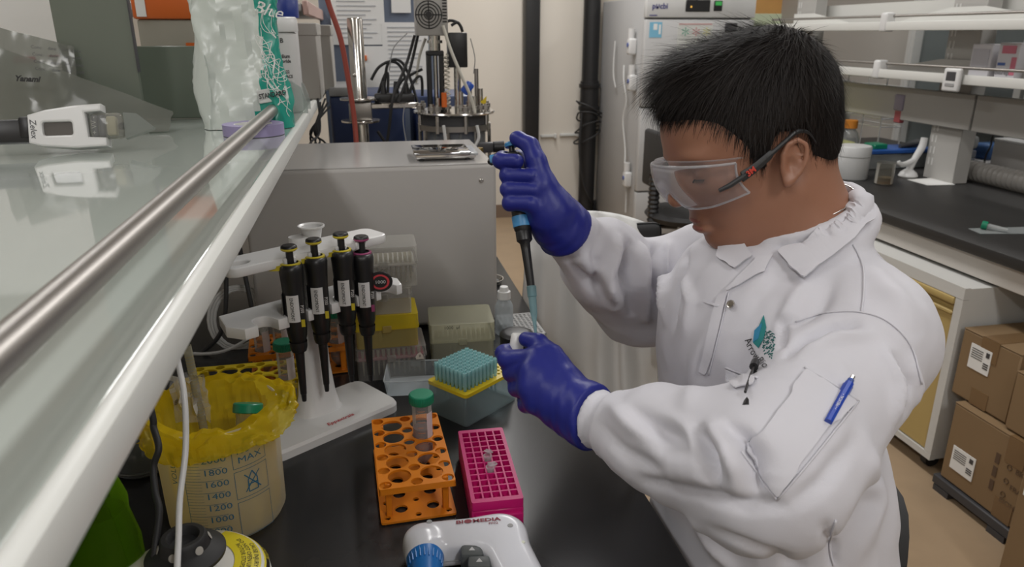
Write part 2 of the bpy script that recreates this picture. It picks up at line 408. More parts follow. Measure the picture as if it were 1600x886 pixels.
mk('display_light', B().rbox(.28, .29, -.008, -.004, 1.498, 1.508, .001, 1), mat('amber_led', (.9, .5, .08), .5, emit=.6), hp)
mk('green_display', B().rbox(.435, .49, -.006, .002, 1.48, 1.54, .003, 1).box(.442, .483, -.0075, -.005, 1.512, 1.532), [m_black, mat('green_led', (.05, .35, .08), .4, emit=.3)], hp)
mk('green_screen', B().box(.442, .483, -.0085, -.006, 1.512, 1.534), mat('green_led', (.05, .35, .08), .4, emit=.3), hp)
ud = [c for c in t.children if c.name.startswith('upper_door')][0]
mk('blue_sticker', B().box(.025, .105, -.002, .001, 1.325, 1.415), mat('blue_print', (.20, .48, .66), .5), ud)
mk('blue_sticker_mark', B().box(.05, .075, -.003, .0, 1.37, 1.405).box(.085, .098, -.003, 0, 1.345, 1.40), m_paper, ud)
mk('notice', B().box(.21, .44, -.002, .001, 1.10, 1.41), mat('notice_paper', (.62, .63, .60), .6), ud)
for i, (x, c) in enumerate(((.26, (.15, .38, .28)), (.33, (.55, .25, .25)), (.40, (.62, .60, .25)))):
    mk('notice_picture', B().mesh(text('✿' if False else '*', .12), FM(x, 1.335, -.0028)), mat('notice_ink_%d' % i, c, .6), ud)
mk('notice_border', B().box(.215, .435, -.003, 0, 1.40, 1.407), mat('notice_red', (.55, .30, .30), .6), ud)
mk('door_magnet', B().rbox(.52, .60, -.012, 0, 1.36, 1.41, .003, 1), m_dark, ud)
for i, (z, yy) in enumerate(((1.28, .16), (1.06, .12), (.44, .12))):
    h = mk('door_latch', B().rbox(-.05, .0, yy-.03, yy+.03, z-.06, z+.04, .012, 3).cyl((-.03, yy, z+.02), (-.03, yy, z+.1), .02, n=12), m_whitep, t)
    mk('latch_dot', B().cyl((-.055, yy, z), (-.049, yy, z), .014, n=12), mat('latch_blue', (.08, .12, .35), .4), h)
cb = B()
cb.tube([(-.02, .3, 1.15), (-.03, .26, 1.05), (-.02, .22, .93), (-.03, .24, .8), (-.02, .2, .62), (-.03, .16, .5), (-.02, .14, .33), (-.02, .13, .2)], .006, 6, smooth=5)
cb.tube([(-.02, .5, 1.3), (-.03, .48, 1.1), (-.02, .45, 1.0)], .005, 6, smooth=5)
mk('side_cord', cb, mat('grey_cord', (.55, .55, .54), .5), t)
# ================================================================== left bench and reagent shelf
m_bench = mat('black_epoxy', (.020, .020, .021), .26, spec=.5, noise_s=14, noise_a=.25, bump=.008, bump_s=500)
BX = .348
t = thing('lab_bench', 'long bench with a black epoxy worktop in front of the seated person', 'bench', (0, 0, 0))
mk('worktop', B().rbox(-1.25, BX, -1.2, 3.6, BZ-.03, BZ, .004, 2), m_bench, t)
mk('apron', B().box(-1.2, BX-.04, -1.15, 3.55, BZ-.13, BZ-.03), m_white, t)
for y in (-1.1, 1.6, 3.5):
    mk('leg', B().rbox(-1.2, -1.14, y-.03, y+.03, 0, BZ-.13, .003, 1), m_white, t)
    if y > 1: mk('leg', B().rbox(BX-.12, BX-.06, y-.03, y+.03, 0, BZ-.13, .003, 1), m_white, t)
# shelf: glossy glass-topped board, white lip, steel guard rail
m_shelf = mat('shelf_glass_top', (.46, .50, .465), .06, spec=.6, coat=.6)
LX = -.122
def shelf(y0, y1, label, rail_mat, first):
    t = thing('reagent_shelf', label, 'shelf', (0, y0, 0))
    mk('shelf_board', B().rbox(-.80, LX-.012, 0, y1-y0, SZ-.018, SZ-.001, .002, 1), m_shelf, t)
    mk('front_lip', B().rbox(LX-.014, LX, 0, y1-y0, SZ-.026, SZ, .004, 2), m_white, t)
    mk('guard_rail', B().cyl((LX-.046, .02, SZ+.033), (LX-.046, y1-y0-.02, SZ+.033), .0108 if first else .008, n=20), rail_mat, t)
    for yy in ((y1-y0-.03,) if first else (.05, y1-y0-.05)):
        pr = [(-.03, -.03), (.045, -.03), (.045, .0), (.035, .035), (.015, .05), (-.02, .05), (-.03, .04)]
        M = basis((LX-.046, yy, SZ+.02), (1,0,0), (0,0,1))
        mk('rail_bracket', B().prism(pr, -.006, .006, M=M), clear('rail_bracket_acrylic', (.70, .74, .72), .25, .1), t)
    for yy in (.12, y1-y0-.12):
        mk('shelf_post', B().rbox(-.80, -.74, yy-.03, yy+.03, BZ, SZ-.018, .003, 1), m_white, t)
        mk('shelf_arm', B().prism([(-.76, SZ-.018), (-.25, SZ-.018), (-.25, SZ-.03), (-.74, SZ-.10), (-.76, SZ-.10)], -.012, .012, M=basis((0, yy, 0), (1,0,0), (0,0,1))), m_white, t)
    return t
shelf(-.35, 1.78, 'near glass-topped white shelf with a thick steel rail above the bench', m_steeld, True)
shelf(1.80, 3.3, 'far white shelf with a thin rail holding the grey boxes', m_steel, False)
t = thing('upper_shelf', 'grey shelf board overhead beyond the teal and white bag', 'shelf', (0, 0, 0))
mk('shelf_board', B().rbox(-.80, -.142, 2.12, 3.3, 1.405, 1.425, .003, 1), m_grey, t)
mk('front_lip', B().rbox(-.140, -.125, 2.12, 3.3, 1.395, 1.432, .003, 1), mat('pale_red_lip', (.45, .30, .26), .5), t)
for yy in (2.2, 3.15): mk('shelf_post', B().rbox(-.80, -.75, yy-.02, yy+.02, SZ, 1.404, .003, 1), m_white, t)
# ================================================================== right bench: worktop, drawers, shelving
m_wt = mat('charcoal_worktop', (.022, .021, .0205), .45, noise_s=20, noise_a=.2)
m_beige = mat('bench_apron_enamel', (.52, .49, .45), .45)
RB = 1.78
t = thing('side_bench', 'bench with a charcoal worktop and beige apron along the windows', 'bench', (RB, 0, 0))
mk('worktop', B().rbox(0, 1.3, -.6, 4.0, .715, .75, .004, 2), m_wt, t)
for y0, y1 in ((-.6, 1.615), (1.62, 3.2), (3.205, 4.0)): mk('apron_panel', B().rbox(.02, .05, y0, y1, .645, .714, .002, 1), m_beige, t)
for y in (-.5, 3.9): mk('leg', B().rbox(.05, .12, y-.03, y+.03, 0, .70, .003, 1), m_white, t); mk('leg', B().rbox(1.15, 1.22, y-.03, y+.03, 0, .70, .003, 1), m_white, t)
mk('back_panel', B().box(.72, .74, -.6, 4.0, .1, .7), m_white, t)
t = thing('drawer_cabinet', 'white mobile cabinet on castors with mustard yellow drawers', 'cabinet', (1.71, 1.74, 0))
m_gold = mat('mustard_enamel', (.46, .34, .13), .4); m_cab = mat('cabinet_enamel', (.60, .60, .58), .4)
mk('body', B().box(.02, .5, 0, .018, .055, .634).box(.02, .5, .72, .738, .055, .634).box(.021, .499, .0185, .7195, .612, .633).box(.021, .499, .0185, .7195, .056, .07).box(.48, .499, .0185, .7195, .071, .611), m_cab, t)
mk('frame', B().box(0, .019, -.001, .028, .076, .599).box(0, .019, .71, .739, .076, .599).box(-.0005, .019, -.001, .739, .60, .637).box(-.0005, .019, -.001, .739, .053, .075), m_cab, t)
for i, (z0, z1) in enumerate(((.43, .598), (.077, .422))):
    d = mk('drawer', B().rbox(.004, .03, .03, .708, z0, z1-.045, .003, 1).box(.012, .03, .03, .708, z1-.045, z1-.02), m_gold, t)
    mk('pull_rail', B().rbox(-.006, .012, .03, .708, z1-.022, z1, .005, 2), m_gold, d)
    mk('pull_lip', B().rbox(-.004, .01, .03, .708, z1-.055, z1-.043, .003, 1), m_gold, d)
for y in (.05, .69):
    for x in (.05, .45):
        c = mk('castor', B().cyl((x, y-.012, .026), (x, y+.012, .026), .026, n=18), m_blacksoft, t); mk('castor_fork', B().rbox(x-.015, x+.015, y-.018, y+.018, .03, .056, .003, 1), m_dark, c)
# shelving on the right bench
SX = 2.24
m_shw = mat('shelving_white', (.66, .66, .63), .4); m_shg = mat('shelving_grey', (.40, .39, .37), .45)
UP = ((2.44, 2.70), (2.44, 3.86), (2.44, .9))
for i, (ux, uy) in enumerate(UP[:2]):
    t = thing('shelving_upright', ['wide grey slotted upright on the window-side bench', 'grey slotted upright at the far end of the window-side bench'][i], 'upright', (ux, uy, .75))
    mk('column', B().rbox(-.035, .035, -.075, .10, 0, 1.2, .003, 1), m_shg, t)
    for k in range(24):
        for q in (.06, .08): mk('slot', B().box(-.0365, -.034, q-.004, q+.004, .06+k*.048, .09+k*.048), m_alu, t)
def rshelf(z, label, up):
    t = thing('window_side_shelf', label, 'shelf', (SX, 0, z))
    ls = .70
    mk('shelf_board', B().rbox(.0, .10, 0, 3.97, -.018, -.002, .002, 1), m_shg if not up else m_shw, t)
    mk('front_lip', B().rbox(-.014, .0, 0, 3.97, -.024, .012, .004, 2), m_shw, t)
    for uy in (.75, 2.70, 3.86):
        M = basis((.155, uy, 0), (0, 1, 0), (0, 0, 1)); hh = .058 if not up else .066
        poly = [(-.50, -.002), (.50, -.002), (.10, hh), (-.08, hh)] if uy < 3 else [(-.50, -.002), (.10, -.002), (.10, hh), (-.08, hh)]
        mk('support_plate', B().prism(poly, -.003, .003, M=M), m_shw if up else m_shg, t)
        mk('shelf_tray', B().box(.101, .152, uy-.5, uy+(.5 if uy < 3 else .1), -.016, -.004), m_shg if not up else m_shw, t)
    for y0, y1 in ((.3, 2.96), (3.0, 3.95)):
        mk('guard_rail', B().cyl((.02, y0, .035), (.02, y1, .035), .006, n=12), m_steeld, t)
    for y in (2.98,):
        mk('rail_holder', B().rbox(-.018, .03, y-.022, y+.022, -.03, .05, .01, 3), m_whitep, t)
    mk('back_rail', B().cyl((.30, 1.2, .02), (.30, 2.3, .02), .006, n=12).cyl((.30, 3.05, .02), (.30, 3.4, .02), .006, n=12), m_steeld, t)
    if up: mk('divider', B().box(.27, .285, .2, 3.9, -.01, .105), m_shw, t)
    return t
rshelf(1.19, 'lower grey shelf with a steel rail above the window-side bench', False)
rshelf(1.385, 'upper white shelf with a steel rail above the window-side bench', True)
t = thing('service_channel', 'beige service channel panel under the lower window-side shelf', 'panel', (2.372, 0, .98))
mk('channel', B().rbox(0, .03, .3, 2.55, .0, .14, .003, 1), m_shg, t); mk('channel', B().rbox(0, .03, 2.56, 3.95, .0, .14, .003, 1), m_shg, t)
# ================================================================== things on the left bench
m_machine = mat('machine_enamel', (.40, .385, .37), .42, bump=.03, bump_s=700)
t = thing('laboratory_analyser', 'large plain warm grey instrument housing standing on the black bench', 'instrument', (0, 1.45, BZ))
MX0, MX1 = W(392, 420, y=1.45)[0], .256
mk('housing', B().rbox(MX0, MX1, 0, .36, .012, .352, .009, 3), m_machine, t)
mk('top_panel', B().rbox(MX0+.004, MX1-.004, .004, .356, .350, .353, .001, 1), mat('machine_top_enamel', (.36, .35, .34), .22), t)
q = W(752, 282, y=1.449)
mk('screw', B().lathe([(0, .003), (.003, .003), (.0052, .001), (.0055, 0)], 16, (q[0], 0, q[2]-BZ), (0, -1, 0)), m_steel, t)
for x in (MX0+.05, MX1-.05):
    for y in (.05, .31): mk('foot', B().cyl((x, y, 0), (x, y, .013), .015, .012, 12), m_blacksoft, t)
sb = mk('side_switch_box', B().rbox(MX1, MX1+.032, .26, .36, .14, .24, .004, 2), m_black, t)
mk('switch_label', B().box(MX1+.006, MX1+.026, .2585, .2605, .20, .212).box(MX1+.006, MX1+.026, .2585, .2605, .146, .16), m_paper, sb)
mk('side_fitting', B().cyl((MX1+.012, .3, .24), (MX1+.012, .3, .31), .006, n=10).cyl((MX1+.012, .3, .30), (MX1+.012, .3, .34), .009, n=6), mat('brass', (.50, .36, .14), .3, 1), t)
# ---- pocket balance on the instrument
q = W(695, 250, z=1.103)
t = thing('pocket_balance', 'small silver pocket balance with a mirror-like cover on the grey instrument', 'balance', (q[0]+.003, 1.545, 1.103), -.02)
mk('body', B().rbox(-.062, .062, -.045, .045, .002, .014, .004, 2), m_steel, t)
mk('cover', B().rbox(-.066, .050, -.06, .06, .0145, .0185, .0018, 2), mat('mirror_cover', (.35, .35, .36), .06, 1), t)
mk('hinge', B().rbox(.048, .066, -.05, .05, .010, .0165, .002, 1), clear('hinge_clear', (.7, .72, .74), .5, .1), t)
mk('weighing_plate', B().rbox(-.05, .03, -.03, .03, .0134, .0144, .0004, 1), m_steeld, t)
mk('foot', B().cyl((.045, -.04, 0), (.045, -.04, .004), .006, n=10).cyl((-.05, -.04, 0), (-.05, -.04, .004), .006, n=10), m_blacksoft, t)
# ================================================================== pipette stand with four pipettes
SA = math.atan2(.129, .187); SO = (-.103, 1.113)
t = thing('pipette_stand', 'white linear pipette stand holding four black pipettes', 'pipette stand', (SO[0], SO[1], BZ), SA)
def tapered(out0, z0, out1, z1, b, mi=0):
    n = len(out0); b.add([(x, y, z0) for x, y in out0]+[(x, y, z1) for x, y in out1], [tuple(range(n-1, -1, -1)), tuple(range(n, 2*n))]+[(i, (i+1) % n, n+(i+1) % n, n+i) for i in range(n)], mi); return b
bb = B(); r0 = rrect(-.122, .110, -.076, .044, .018, 6)
tapered(r0, 0, r0, .012, bb); tapered(r0, .012, [(x*.985-.001, y*.965) for x, y in r0], .017, bb)
bs = mk('base', bb, m_whitep, t, ang=30)
MS = Matrix.Translation((-.01, -.066, .0176)) @ Matrix.Rotation(.0, 4, 'Z')
mk('base_lettering', B().mesh(text('Eppaxtraia', .0115, bold=.0001, shear=.2), Matrix.Translation((.004, -.058, .0178))), mat('red_ink', (.45, .04, .05), .5), bs)
co = B(); a0 = rrect(-.034, .034, -.022, .022, .018, 5); a1 = rrect(-.022, .022, -.016, .016, .014, 5); a2 = rrect(-.022, .022, -.016, .016, .014, 5)
prev = None
for z, k in ((.012, 1.25), (.02, 1.05), (.05, .86), (.1, .72), (.2, .62), (.31, .60)):
    ring = [(x*k, y*k, z) for x, y in a0]
    if prev: co.grid([prev+[prev[0]], ring+[ring[0]]])
    prev = ring
co.add(prev, [tuple(range(len(prev)))])
mk('column', co, m_whitep, t)
# cradles: slabs with open notches facing the front for the four pipettes (+ two free notches)
PS = [-.050, -.010, .036, .072]; FREE = [-.098]
def cradle(z, x0, x1, yb, yf, th, nr, notches):
    pts = [(x0, yb), (x0-.012, yf*.5), (x0+.002, yf)]
    for xx in sorted(notches):
        pts += [(xx-nr-.002, yf)]+[(xx+nr*math.cos(a), yf+.016+nr*math.sin(a)) for a in np.linspace(PI, 0, 9)]+[(xx+nr+.002, yf)]
    pts += [(x1-.004, yf), (x1+.01, yf*.5), (x1, yb)]
    me = plate(pts, [], th, .002); return me
cm = mk('lower_cradle', cradle(0, -.135, .142, .018, -.058, .017, .0135, PS+FREE+[.112]), m_whitep, t, loc=(0, 0, .196))
ub = plate(rrect(-.138, .128, -.046, .016, .016, 6), [circ(-.112, -.02, .010, 20, 1.4)], .014, .003)
mk('upper_bar', ub, m_whitep, t, loc=(0, 0, .283))
for xx in PS: mk('hook_clip', B().rbox(xx-.010, xx+.010, -.050, -.038, .284, .297, .002, 1), m_whitep, t)
# small white cup on the stand
cu = thing('filter_cup', 'small white tapered cup on top of the pipette stand', 'cup', (SO[0]+math.cos(SA)*.012+.004, SO[1]+math.sin(SA)*.012, BZ+.297))
mk('wall', B().lathe([(0, .001), (.011, .001), (.0125, .003), (.0165, .024), (.020, .0245), (.0202, .027), (.0185, .0272), (.0155, .025), (.0115, .004), (0, .003)], 28), m_whitep, cu)
# pipettes
m_lbl = mat('pipette_label_paper', (.62, .62, .62), .6)
def pipette(label, accent, loc, rz, glyph=True):
    p = thing('pipette', label, 'pipette', loc, rz, 'pipettes hanging on the white stand'); p.scale = (1.14, 1.14, 1.0)
    A = mat('accent_'+accent, {'yellow': (.55, .45, .03), 'purple': (.28, .05, .14)}[accent], .35)
    body = B()  # origin = tip bottom, axis z ; total .238
    secs = [(.098, .0095, .0095, 0), (.108, .012, .013, 0), (.125, .0135, .0155, -.001), (.150, .0135, .0165, -.001), (.180, .0135, .0165, 0), (.200, .0145, .0175, .0), (.212, .0152, .019, .0005), (.218, .0140, .0185, .0005), (.2205, .0105, .015, .0005)]
    body.grid([[(rx*math.cos(a), dy+ry*math.sin(a), z) for a in np.linspace(0, 2*PI, 25)] for z, rx, ry, dy in secs])
    body.add([(secs[-1][1]*math.cos(a), .0005+secs[-1][2]*math.sin(a), secs[-1][0]) for a in np.linspace(0, 2*PI, 24, False)], [tuple(range(24))])
    bd = mk('body', body, m_black, p, ang=50)
    mk('shaft', B().lathe([(0, 0), (.0028, 0), (.0032, .003), (.0036, .012), (.0042, .0125), (.0055, .06), (.0062, .082), (.0095, .084), (.011, .09), (.0115, .100)], 20), m_black, p)
    hk = B().prism([(-.010, -.009), (-.024, -.008), (-.031, 0), (-.024, .008), (-.010, .009)], .2125, .2195)
    mk('finger_hook', hk, A, p)
    mk('accent_ring', B().lathe([(.0095, .2195), (.0128, .2192), (.0128, .2215), (.0100, .2222)], 24), A, p)
    pl = mk('plunger', B().cyl((0, 0, .2185), (0, 0, .241), .0047, n=16), m_black, p)
    mk('plunger_button', B().lathe([(0, .2475), (.008, .2475), (.0098, .246), (.0102, .2438)], 24), m_black, pl)
    mk('plunger_band', B().lathe([(.0102, .2438), (.0104, .2415), (.0085, .2395), (0, .2392)], 24), A, pl)
    lb = mk('name_label', B().add([(-.0075+.015*i/5, -.0190+.0022*abs(i/2.5-1)**2, z) for z in (.137, .178) for i in range(6)], [(i, i+1, i+7, i+6) for i in range(5)]), m_lbl, p)
    mk('label_lettering', B().mesh(text('ENDOMONT', .0060), basis((-.0012, -.0194, .1575), (0, 0, -1), (1, 0, 0))), m_ink, lb)
    mk('volume_mark', B().box(.0080, .0125, -.0152, -.0138, .128, .139), A, p)
    mk('volume_window', B().box(-.0138, -.0130, -.012, -.002, .125, .178), mat('grey_window', (.10, .10, .10), .2), p)
    mk('volume_lettering', B().mesh(text('P200', .006), basis((.0105, -.0150, .1555), (0, 0, -1), (1, .3, 0))), mat('pale_ink', (.55, .55, .55), .5), p)
    return p
PT = []
labs = ['black pipette with yellow button hanging nearest the free notch of the stand', 'black pipette with yellow button second from the free notch on the stand',
        'black pipette with yellow button hanging next to the purple-topped pipette', 'black pipette with purple button at the right end of the white stand']
ca, sa = math.cos(SA), math.sin(SA)
for i, s_ in enumerate(PS):
    lx, ly = s_, -.049; zt = [.818, .820, .820, .808][i]
    PT.append(pipette(labs[i], 'purple' if i == 3 else 'yellow', (SO[0]+ca*lx-sa*ly, SO[1]+sa*lx+ca*ly, zt), SA-.62))
q = PT[3]
mk('round_badge', B().lathe([(0, .001), (.016, .001), (.017, 0), (.016, -.001), (0, -.001)], 24, (.022, -.002, .172), (0, -1, 0)), m_black, q)
mk('badge_ring', B().lathe([(.0095, .0016), (.0125, .0016)], 24, (.022, -.002, .172), (0, -1, 0)), mat('red_ink', (.45, .04, .05), .5), q)
mk('badge_lettering', B().mesh(text('1000', .0075), basis((.022, -.0042, .172), (1, 0, 0), (0, 0, 1))), mat('pale_ink', (.55, .55, .55), .5), q)
# ================================================================== 50 ml tubes and racks
m_green = mat('green_cap', (.005, .20, .105), .35); m_tube = clear('tube_plastic', (.80, .80, .78), .14, .12, .4)
m_grad = mat('orange_print', (.60, .25, .12), .6); m_lab2 = clear('tube_write_on_patch', (.78, .70, .74), .75, .6)
def tube50(label, loc, fill=0, grp='conical tubes standing in racks', rz=0):
    p = thing('conical_tube', label, 'tube', loc, rz, grp)
    mk('wall', B().lathe([(.001, 0), (.003, .0005), (.0130, .0145), (.0136, .018), (.0138, .103), (.0138, .106)], 28), m_tube, p, ang=60)
    mk('cap', B().lathe([(0, .1145), (.0155, .1145), (.0168, .1135), (.0172, .112), (.0172, .1015), (.0165, .1005), (.0140, .1005)], 40), m_green, p, ang=35)
    rg = B()
    for k in range(40):
        a = 2*PI*k/40; rg.add([((.0171+dr)*math.cos(a+da), (.0171+dr)*math.sin(a+da), z) for z in (.1015, .1125) for da, dr in ((-.03, 0), (0, .0006), (.03, 0))], [(0, 1, 4, 3), (1, 2, 5, 4)])
    mk('cap_ridges', rg, m_green, p, ang=0)
    g = B()
    for k in range(9): g.add([(.0141*math.cos(a), .0141*math.sin(a), z) for z in (.024+k*.0085, .0248+k*.0085) for a in np.linspace(-2.3, -1.75 if k % 2 else -1.55, 5)], [(i, i+1, i+6, i+5) for i in range(4)])
    mk('graduation', g, m_grad, p)
    mk('write_on_patch', B().add([(.01405*math.cos(a), .01405*math.sin(a), z) for z in (.04, .088) for a in np.linspace(-1.35, -.1, 8)], [(i, i+1, i+9, i+8) for i in range(7)]), m_lab2, p)
    if fill: mk('liquid', B().lathe([(0, .002), (.003, .003), (.0125, .016), (.0131, .02), (.0131, fill), (0, fill)], 24), clear('tube_liquid', (.72, .66, .70), .35, .2, .3), p)
    return p
def rack(name, label, m, loc, rz, L=.183, Wd=.098, H=.052, rows=5):
    t = thing(name, label, 'tube rack', loc, rz)
    hol = []; low = []
    x = Wd/2; pit = L/(rows+.55)
    for r in range(rows):
        y = pit*(r+.78)
        for cx in (-.021, .021): hol.append(circ(cx, y, .0152, 22)); low.append(circ(cx, y, .0085, 14))
    for r in range(rows+1):
        y = pit*(r+.28)
        for cx in (-.040, 0, .040): hol.append(circ(cx, y, .0078, 16)); low.append(circ(cx, y, .0042, 10))
    outl = rrect(-x, x, 0, L, .003, 2)
    mk('top_plate', plate(outl, hol, .003), m, t, loc=(0, 0, H))
    mk('bottom_plate', plate(outl, low, .003), m, t, loc=(0, 0, .002))
    for y in (.018, L-.018):
        for sx in (-1, 1):
            mk('post', B().rbox(sx*(x-.012)-.004, sx*(x-.012)+.004, y-.005, y+.005, .004, H+.001, .0008, 1), m, t)
    mk('rim', B().box(-x, -x+.002, 0, L, H-.006, H).box(x-.002, x, 0, L, H-.006, H).box(-x, x, 0, .002, H-.006, H).box(-x, x, L-.002, L, H-.006, H), m, t)
    for sx in (-1, 1):
        for y in (.006, L-.006): mk('foot', B().cyl((sx*(x-.006), y, 0), (sx*(x-.006), y, .003), .004, n=8), m, t)
    return t, pit
m_orange = mat('orange_plastic', (.72, .22, .012), .30, spec=.45); m_yel = mat('yellow_plastic', (.62, .46, .015), .35)
R1 = (.038, .808)
_, pit = rack('tube_rack', 'orange tube rack at the front of the bench with one tube in it', m_orange, (*R1, BZ), .035)
def rpos(x, y, rz, lx, ly): return (x+math.cos(rz)*lx-math.sin(rz)*ly, y+math.sin(rz)*lx+math.cos(rz)*ly)
px_, py_ = rpos(*R1, .035, .021, pit*3.78)
tube50('green-capped conical tube standing alone in the front orange rack', (px_, py_, BZ+.0055), .062, rz=.2)
R2 = (-.052, 1.325)
rack('tube_rack', 'orange tube rack half hidden behind the white pipette stand', m_orange, (*R2, BZ), PI/2+.10)
R3 = (-.128, 1.185)
rack('tube_rack', 'yellow tube rack behind the bag-lined measuring beaker', m_yel, (*R3, BZ), PI/2+.02)
for i, (k, sx, f) in enumerate(((.78, -1, .05), (1.78, -1, 0), (3.78, -1, .06), (4.78, -1, .05))):
    a, b_ = rpos(*R2, PI/2+.10, .021*sx, pit*k)
    tube50(['green-capped tube in the hidden orange rack, under the two middle pipettes', 'green-capped tube in the hidden orange rack, just behind the stand column', 'capped tube in the hidden orange rack under the left arm of the stand', 'leftmost capped tube in the hidden orange rack'][i], (a, b_, BZ+.0055), f)
a, b_ = rpos(*R3, PI/2+.02, -.021, pit*.78)
tube50('green-capped tube standing in the yellow rack beside the stand column', (a, b_, BZ+.0055), .05)
# ---- magenta 80-well rack and micro tubes
m_mag = mat('magenta_plastic', (.50, .008, .14), .38, spec=.4)
G1 = (.1345, .768); GR = -.03
t = thing('microtube_rack', 'bright magenta eighty-well microtube rack on the bench', 'tube rack', (*G1, BZ), GR)
gl, gw, gh = .178, .066, .046
nx_, ny_ = 5, 12
wb = B(); cxs = gw-.008; cw = cxs/nx_; cl = (gl-.014)/ny_; wall = .0011
lid = plate(rrect(-gw/2, gw/2, 0, gl, .003, 2), [[(-cxs/2+i*cw+wall, .007+j*cl+wall), (-cxs/2+(i+1)*cw-wall, .007+j*cl+wall), (-cxs/2+(i+1)*cw-wall, .007+(j+1)*cl-wall), (-cxs/2+i*cw+wall, .007+(j+1)*cl-wall)] for i in range(nx_) for j in range(ny_)], .012)
mk('well_grid', lid, m_mag, t, loc=(0, 0, gh-.012), ang=0)
mk('well_floor', B().box(-gw/2+.002, gw/2-.002, .002, gl-.002, gh-.0085, gh-.0065), m_mag, t)
mk('skirt', B().rbox(-gw/2, gw/2, 0, gl, .0, gh-.0125, .002, 1), m_mag, t)
mk('front_panel', B().rbox(-gw/2+.004, gw/2-.001, -.005, .001, .003, gh-.018, .0015, 1), m_mag, t)
m_mt = clear('microtube_plastic', (.80, .78, .80), .35, .15, .4)
for i, (ci, cj, tl) in enumerate(((2, 4, .1), (2, 6, -.4))):
    lx, ly = -cxs/2+(ci+.5)*cw, .007+(cj+.5)*cl; a, b_ = rpos(*G1, GR, lx, ly)
    mt = thing('microtube', ['clear microtube with open flip lid in the magenta rack, nearer the camera', 'clear microtube in the magenta rack, farther of the two'][i], 'microtube', (a, b_, BZ+gh-.010), tl)
    mk('wall', B().lathe([(0, -.0), (.002, .0), (.0045, .004), (.0048, .014), (.0062, .0145), (.0062, .016), (.0046, .016)], 20), m_mt, mt)
    l = mk('lid', B().lathe([(0, 0), (.006, 0), (.0066, .001), (.006, .002), (.0045, .002), (.0042, .004), (0, .004)], 20, (.0 if i else .003, .004 if i else -.002, .0185), (.1, .5, 1) if i else (-.1, .35, 1)), m_mt, mt)
    mk('hinge', B().box(-.002, .002, .005, .008, .0155, .018), m_mt, mt)
# ================================================================== tip boxes
m_pp = clear('frosted_polypropylene', (.72, .71, .68), .24, .35, .45); m_ppc = clear('cream_polypropylene', (.66, .65, .52), .40, .4, .4)
m_ppb = clear('bluish_polypropylene', (.60, .70, .72), .34, .35, .5); m_ppy = clear('yellow_tinted_lid', (.80, .66, .05), .55, .3, .4)
m_tipw = clear('natural_tips', (.70, .68, .60), .5, .4, .4)
def tipbox(label, loc, rz, w, dp, h0, h1, mb, ml, tray=None, tips=True, latch=True, name='tip_box', grp='closed tip boxes on the bench'):
    t = thing(name, label, 'tip box', loc, rz, grp)
    x, y = w/2, dp
    def shell(z0, z1, i0, i1, top):
        b = B(); th = .0016
        b.grid([[(*p, z) for z in (z0, z1)] for p in (lambda r: r+[r[0]])(rrect(-x+i0, x-i0, i0, y-i0, .006, 3))])
        if top is not None: b.add([(*p, top) for p in rrect(-x+i0, x-i0, i0, y-i0, .006, 3)], [tuple(range(16))])
        return b
    mk('base_shell', shell(0, h0, .0015, .0015, .0008), mb, t)
    ld = mk('lid', shell(h0, h1, 0, 0, h1), ml, t)
    mk('lid_rim', B().grid([[(*p, z) for z in (h0-.003, h0+.003)] for p in (lambda r: r+[r[0]])(rrect(-x-.001, x+.001, -.001, y+.001, .006, 3))]), ml, ld)
    if latch: mk('latch', B().rbox(-.008, .008, -.003, 0, h0-.008, h0+.005, .001, 1), mb, t)
    if tray: mk('tray', B().rbox(-x+.004, x-.004, .004, y-.004, h0-.006, h0-.002, .001, 1), tray, t)
    if tips:
        tb = B()
        for i in range(12):
            for j in (0, 1, 2): tb.cyl((-x+.012+i*(w-.024)/11, .012+j*.009, .006), (-x+.012+i*(w-.024)/11, .012+j*.009, h0+.012), .001, .0032, 6, False)
        mk('tip_rows', tb, m_tipw, t, kind='stuff')
    return t
m_pink = mat('pink_tray', (.50, .10, .17), .4); m_whitetray = mat('white_tray', (.62, .62, .60), .5)
TB = tipbox('clear tip box with a pink tray at the bottom of the stack', (.022, 1.232, BZ), .02, .126, .092, .044, .061, m_pp, m_pp, m_pink)
bear = B().add([(0, 0, 0), (.014, 0, 0), (.013, 0, .007), (.008, 0, .014), (.003, 0, .011), (-.001, 0, .005)], [(0, 1, 2, 3, 4, 5)])
mk('sticker', bear, mat('sticker_paper', (.62, .55, .48), .6), TB, loc=(.044, -.0012, .036)); mk('sticker_mark', B().mesh(text('B', .007), basis((.051, -.0016, .0425), (1, 0, 0), (0, 0, 1))), m_ink, TB)
tipbox('tip box with a yellow tinted lid, second from the bottom of the stack', (.017, 1.236, BZ+.0615), .01, .113, .088, .038, .062, clear('pale_yellow_shell', (.66, .56, .22), .45, .35, .4), m_ppy, m_yel)
tipbox('short clear tip box, third from the bottom of the stack', (.014, 1.24, BZ+.124), -.01, .100, .08, .034, .048, m_pp, m_pp, None, False)
tipbox('frosted white tip box on top of the stack', (.018, 1.245, BZ+.1725), .0, .118, .085, .044, .074, m_pp, m_pp, m_whitetray)
CB = tipbox('cream tip box standing alone against the grey instrument', (.157, 1.268, BZ), -.05, .122, .10, .050, .084, m_ppc, m_ppc, m_whitetray)
mk('lid_lettering', B().mesh(text('1000  µl', .009), basis((-.02, -.0006, .078), (1, 0, 0), (0, 0, 1))), m_ink, CB)
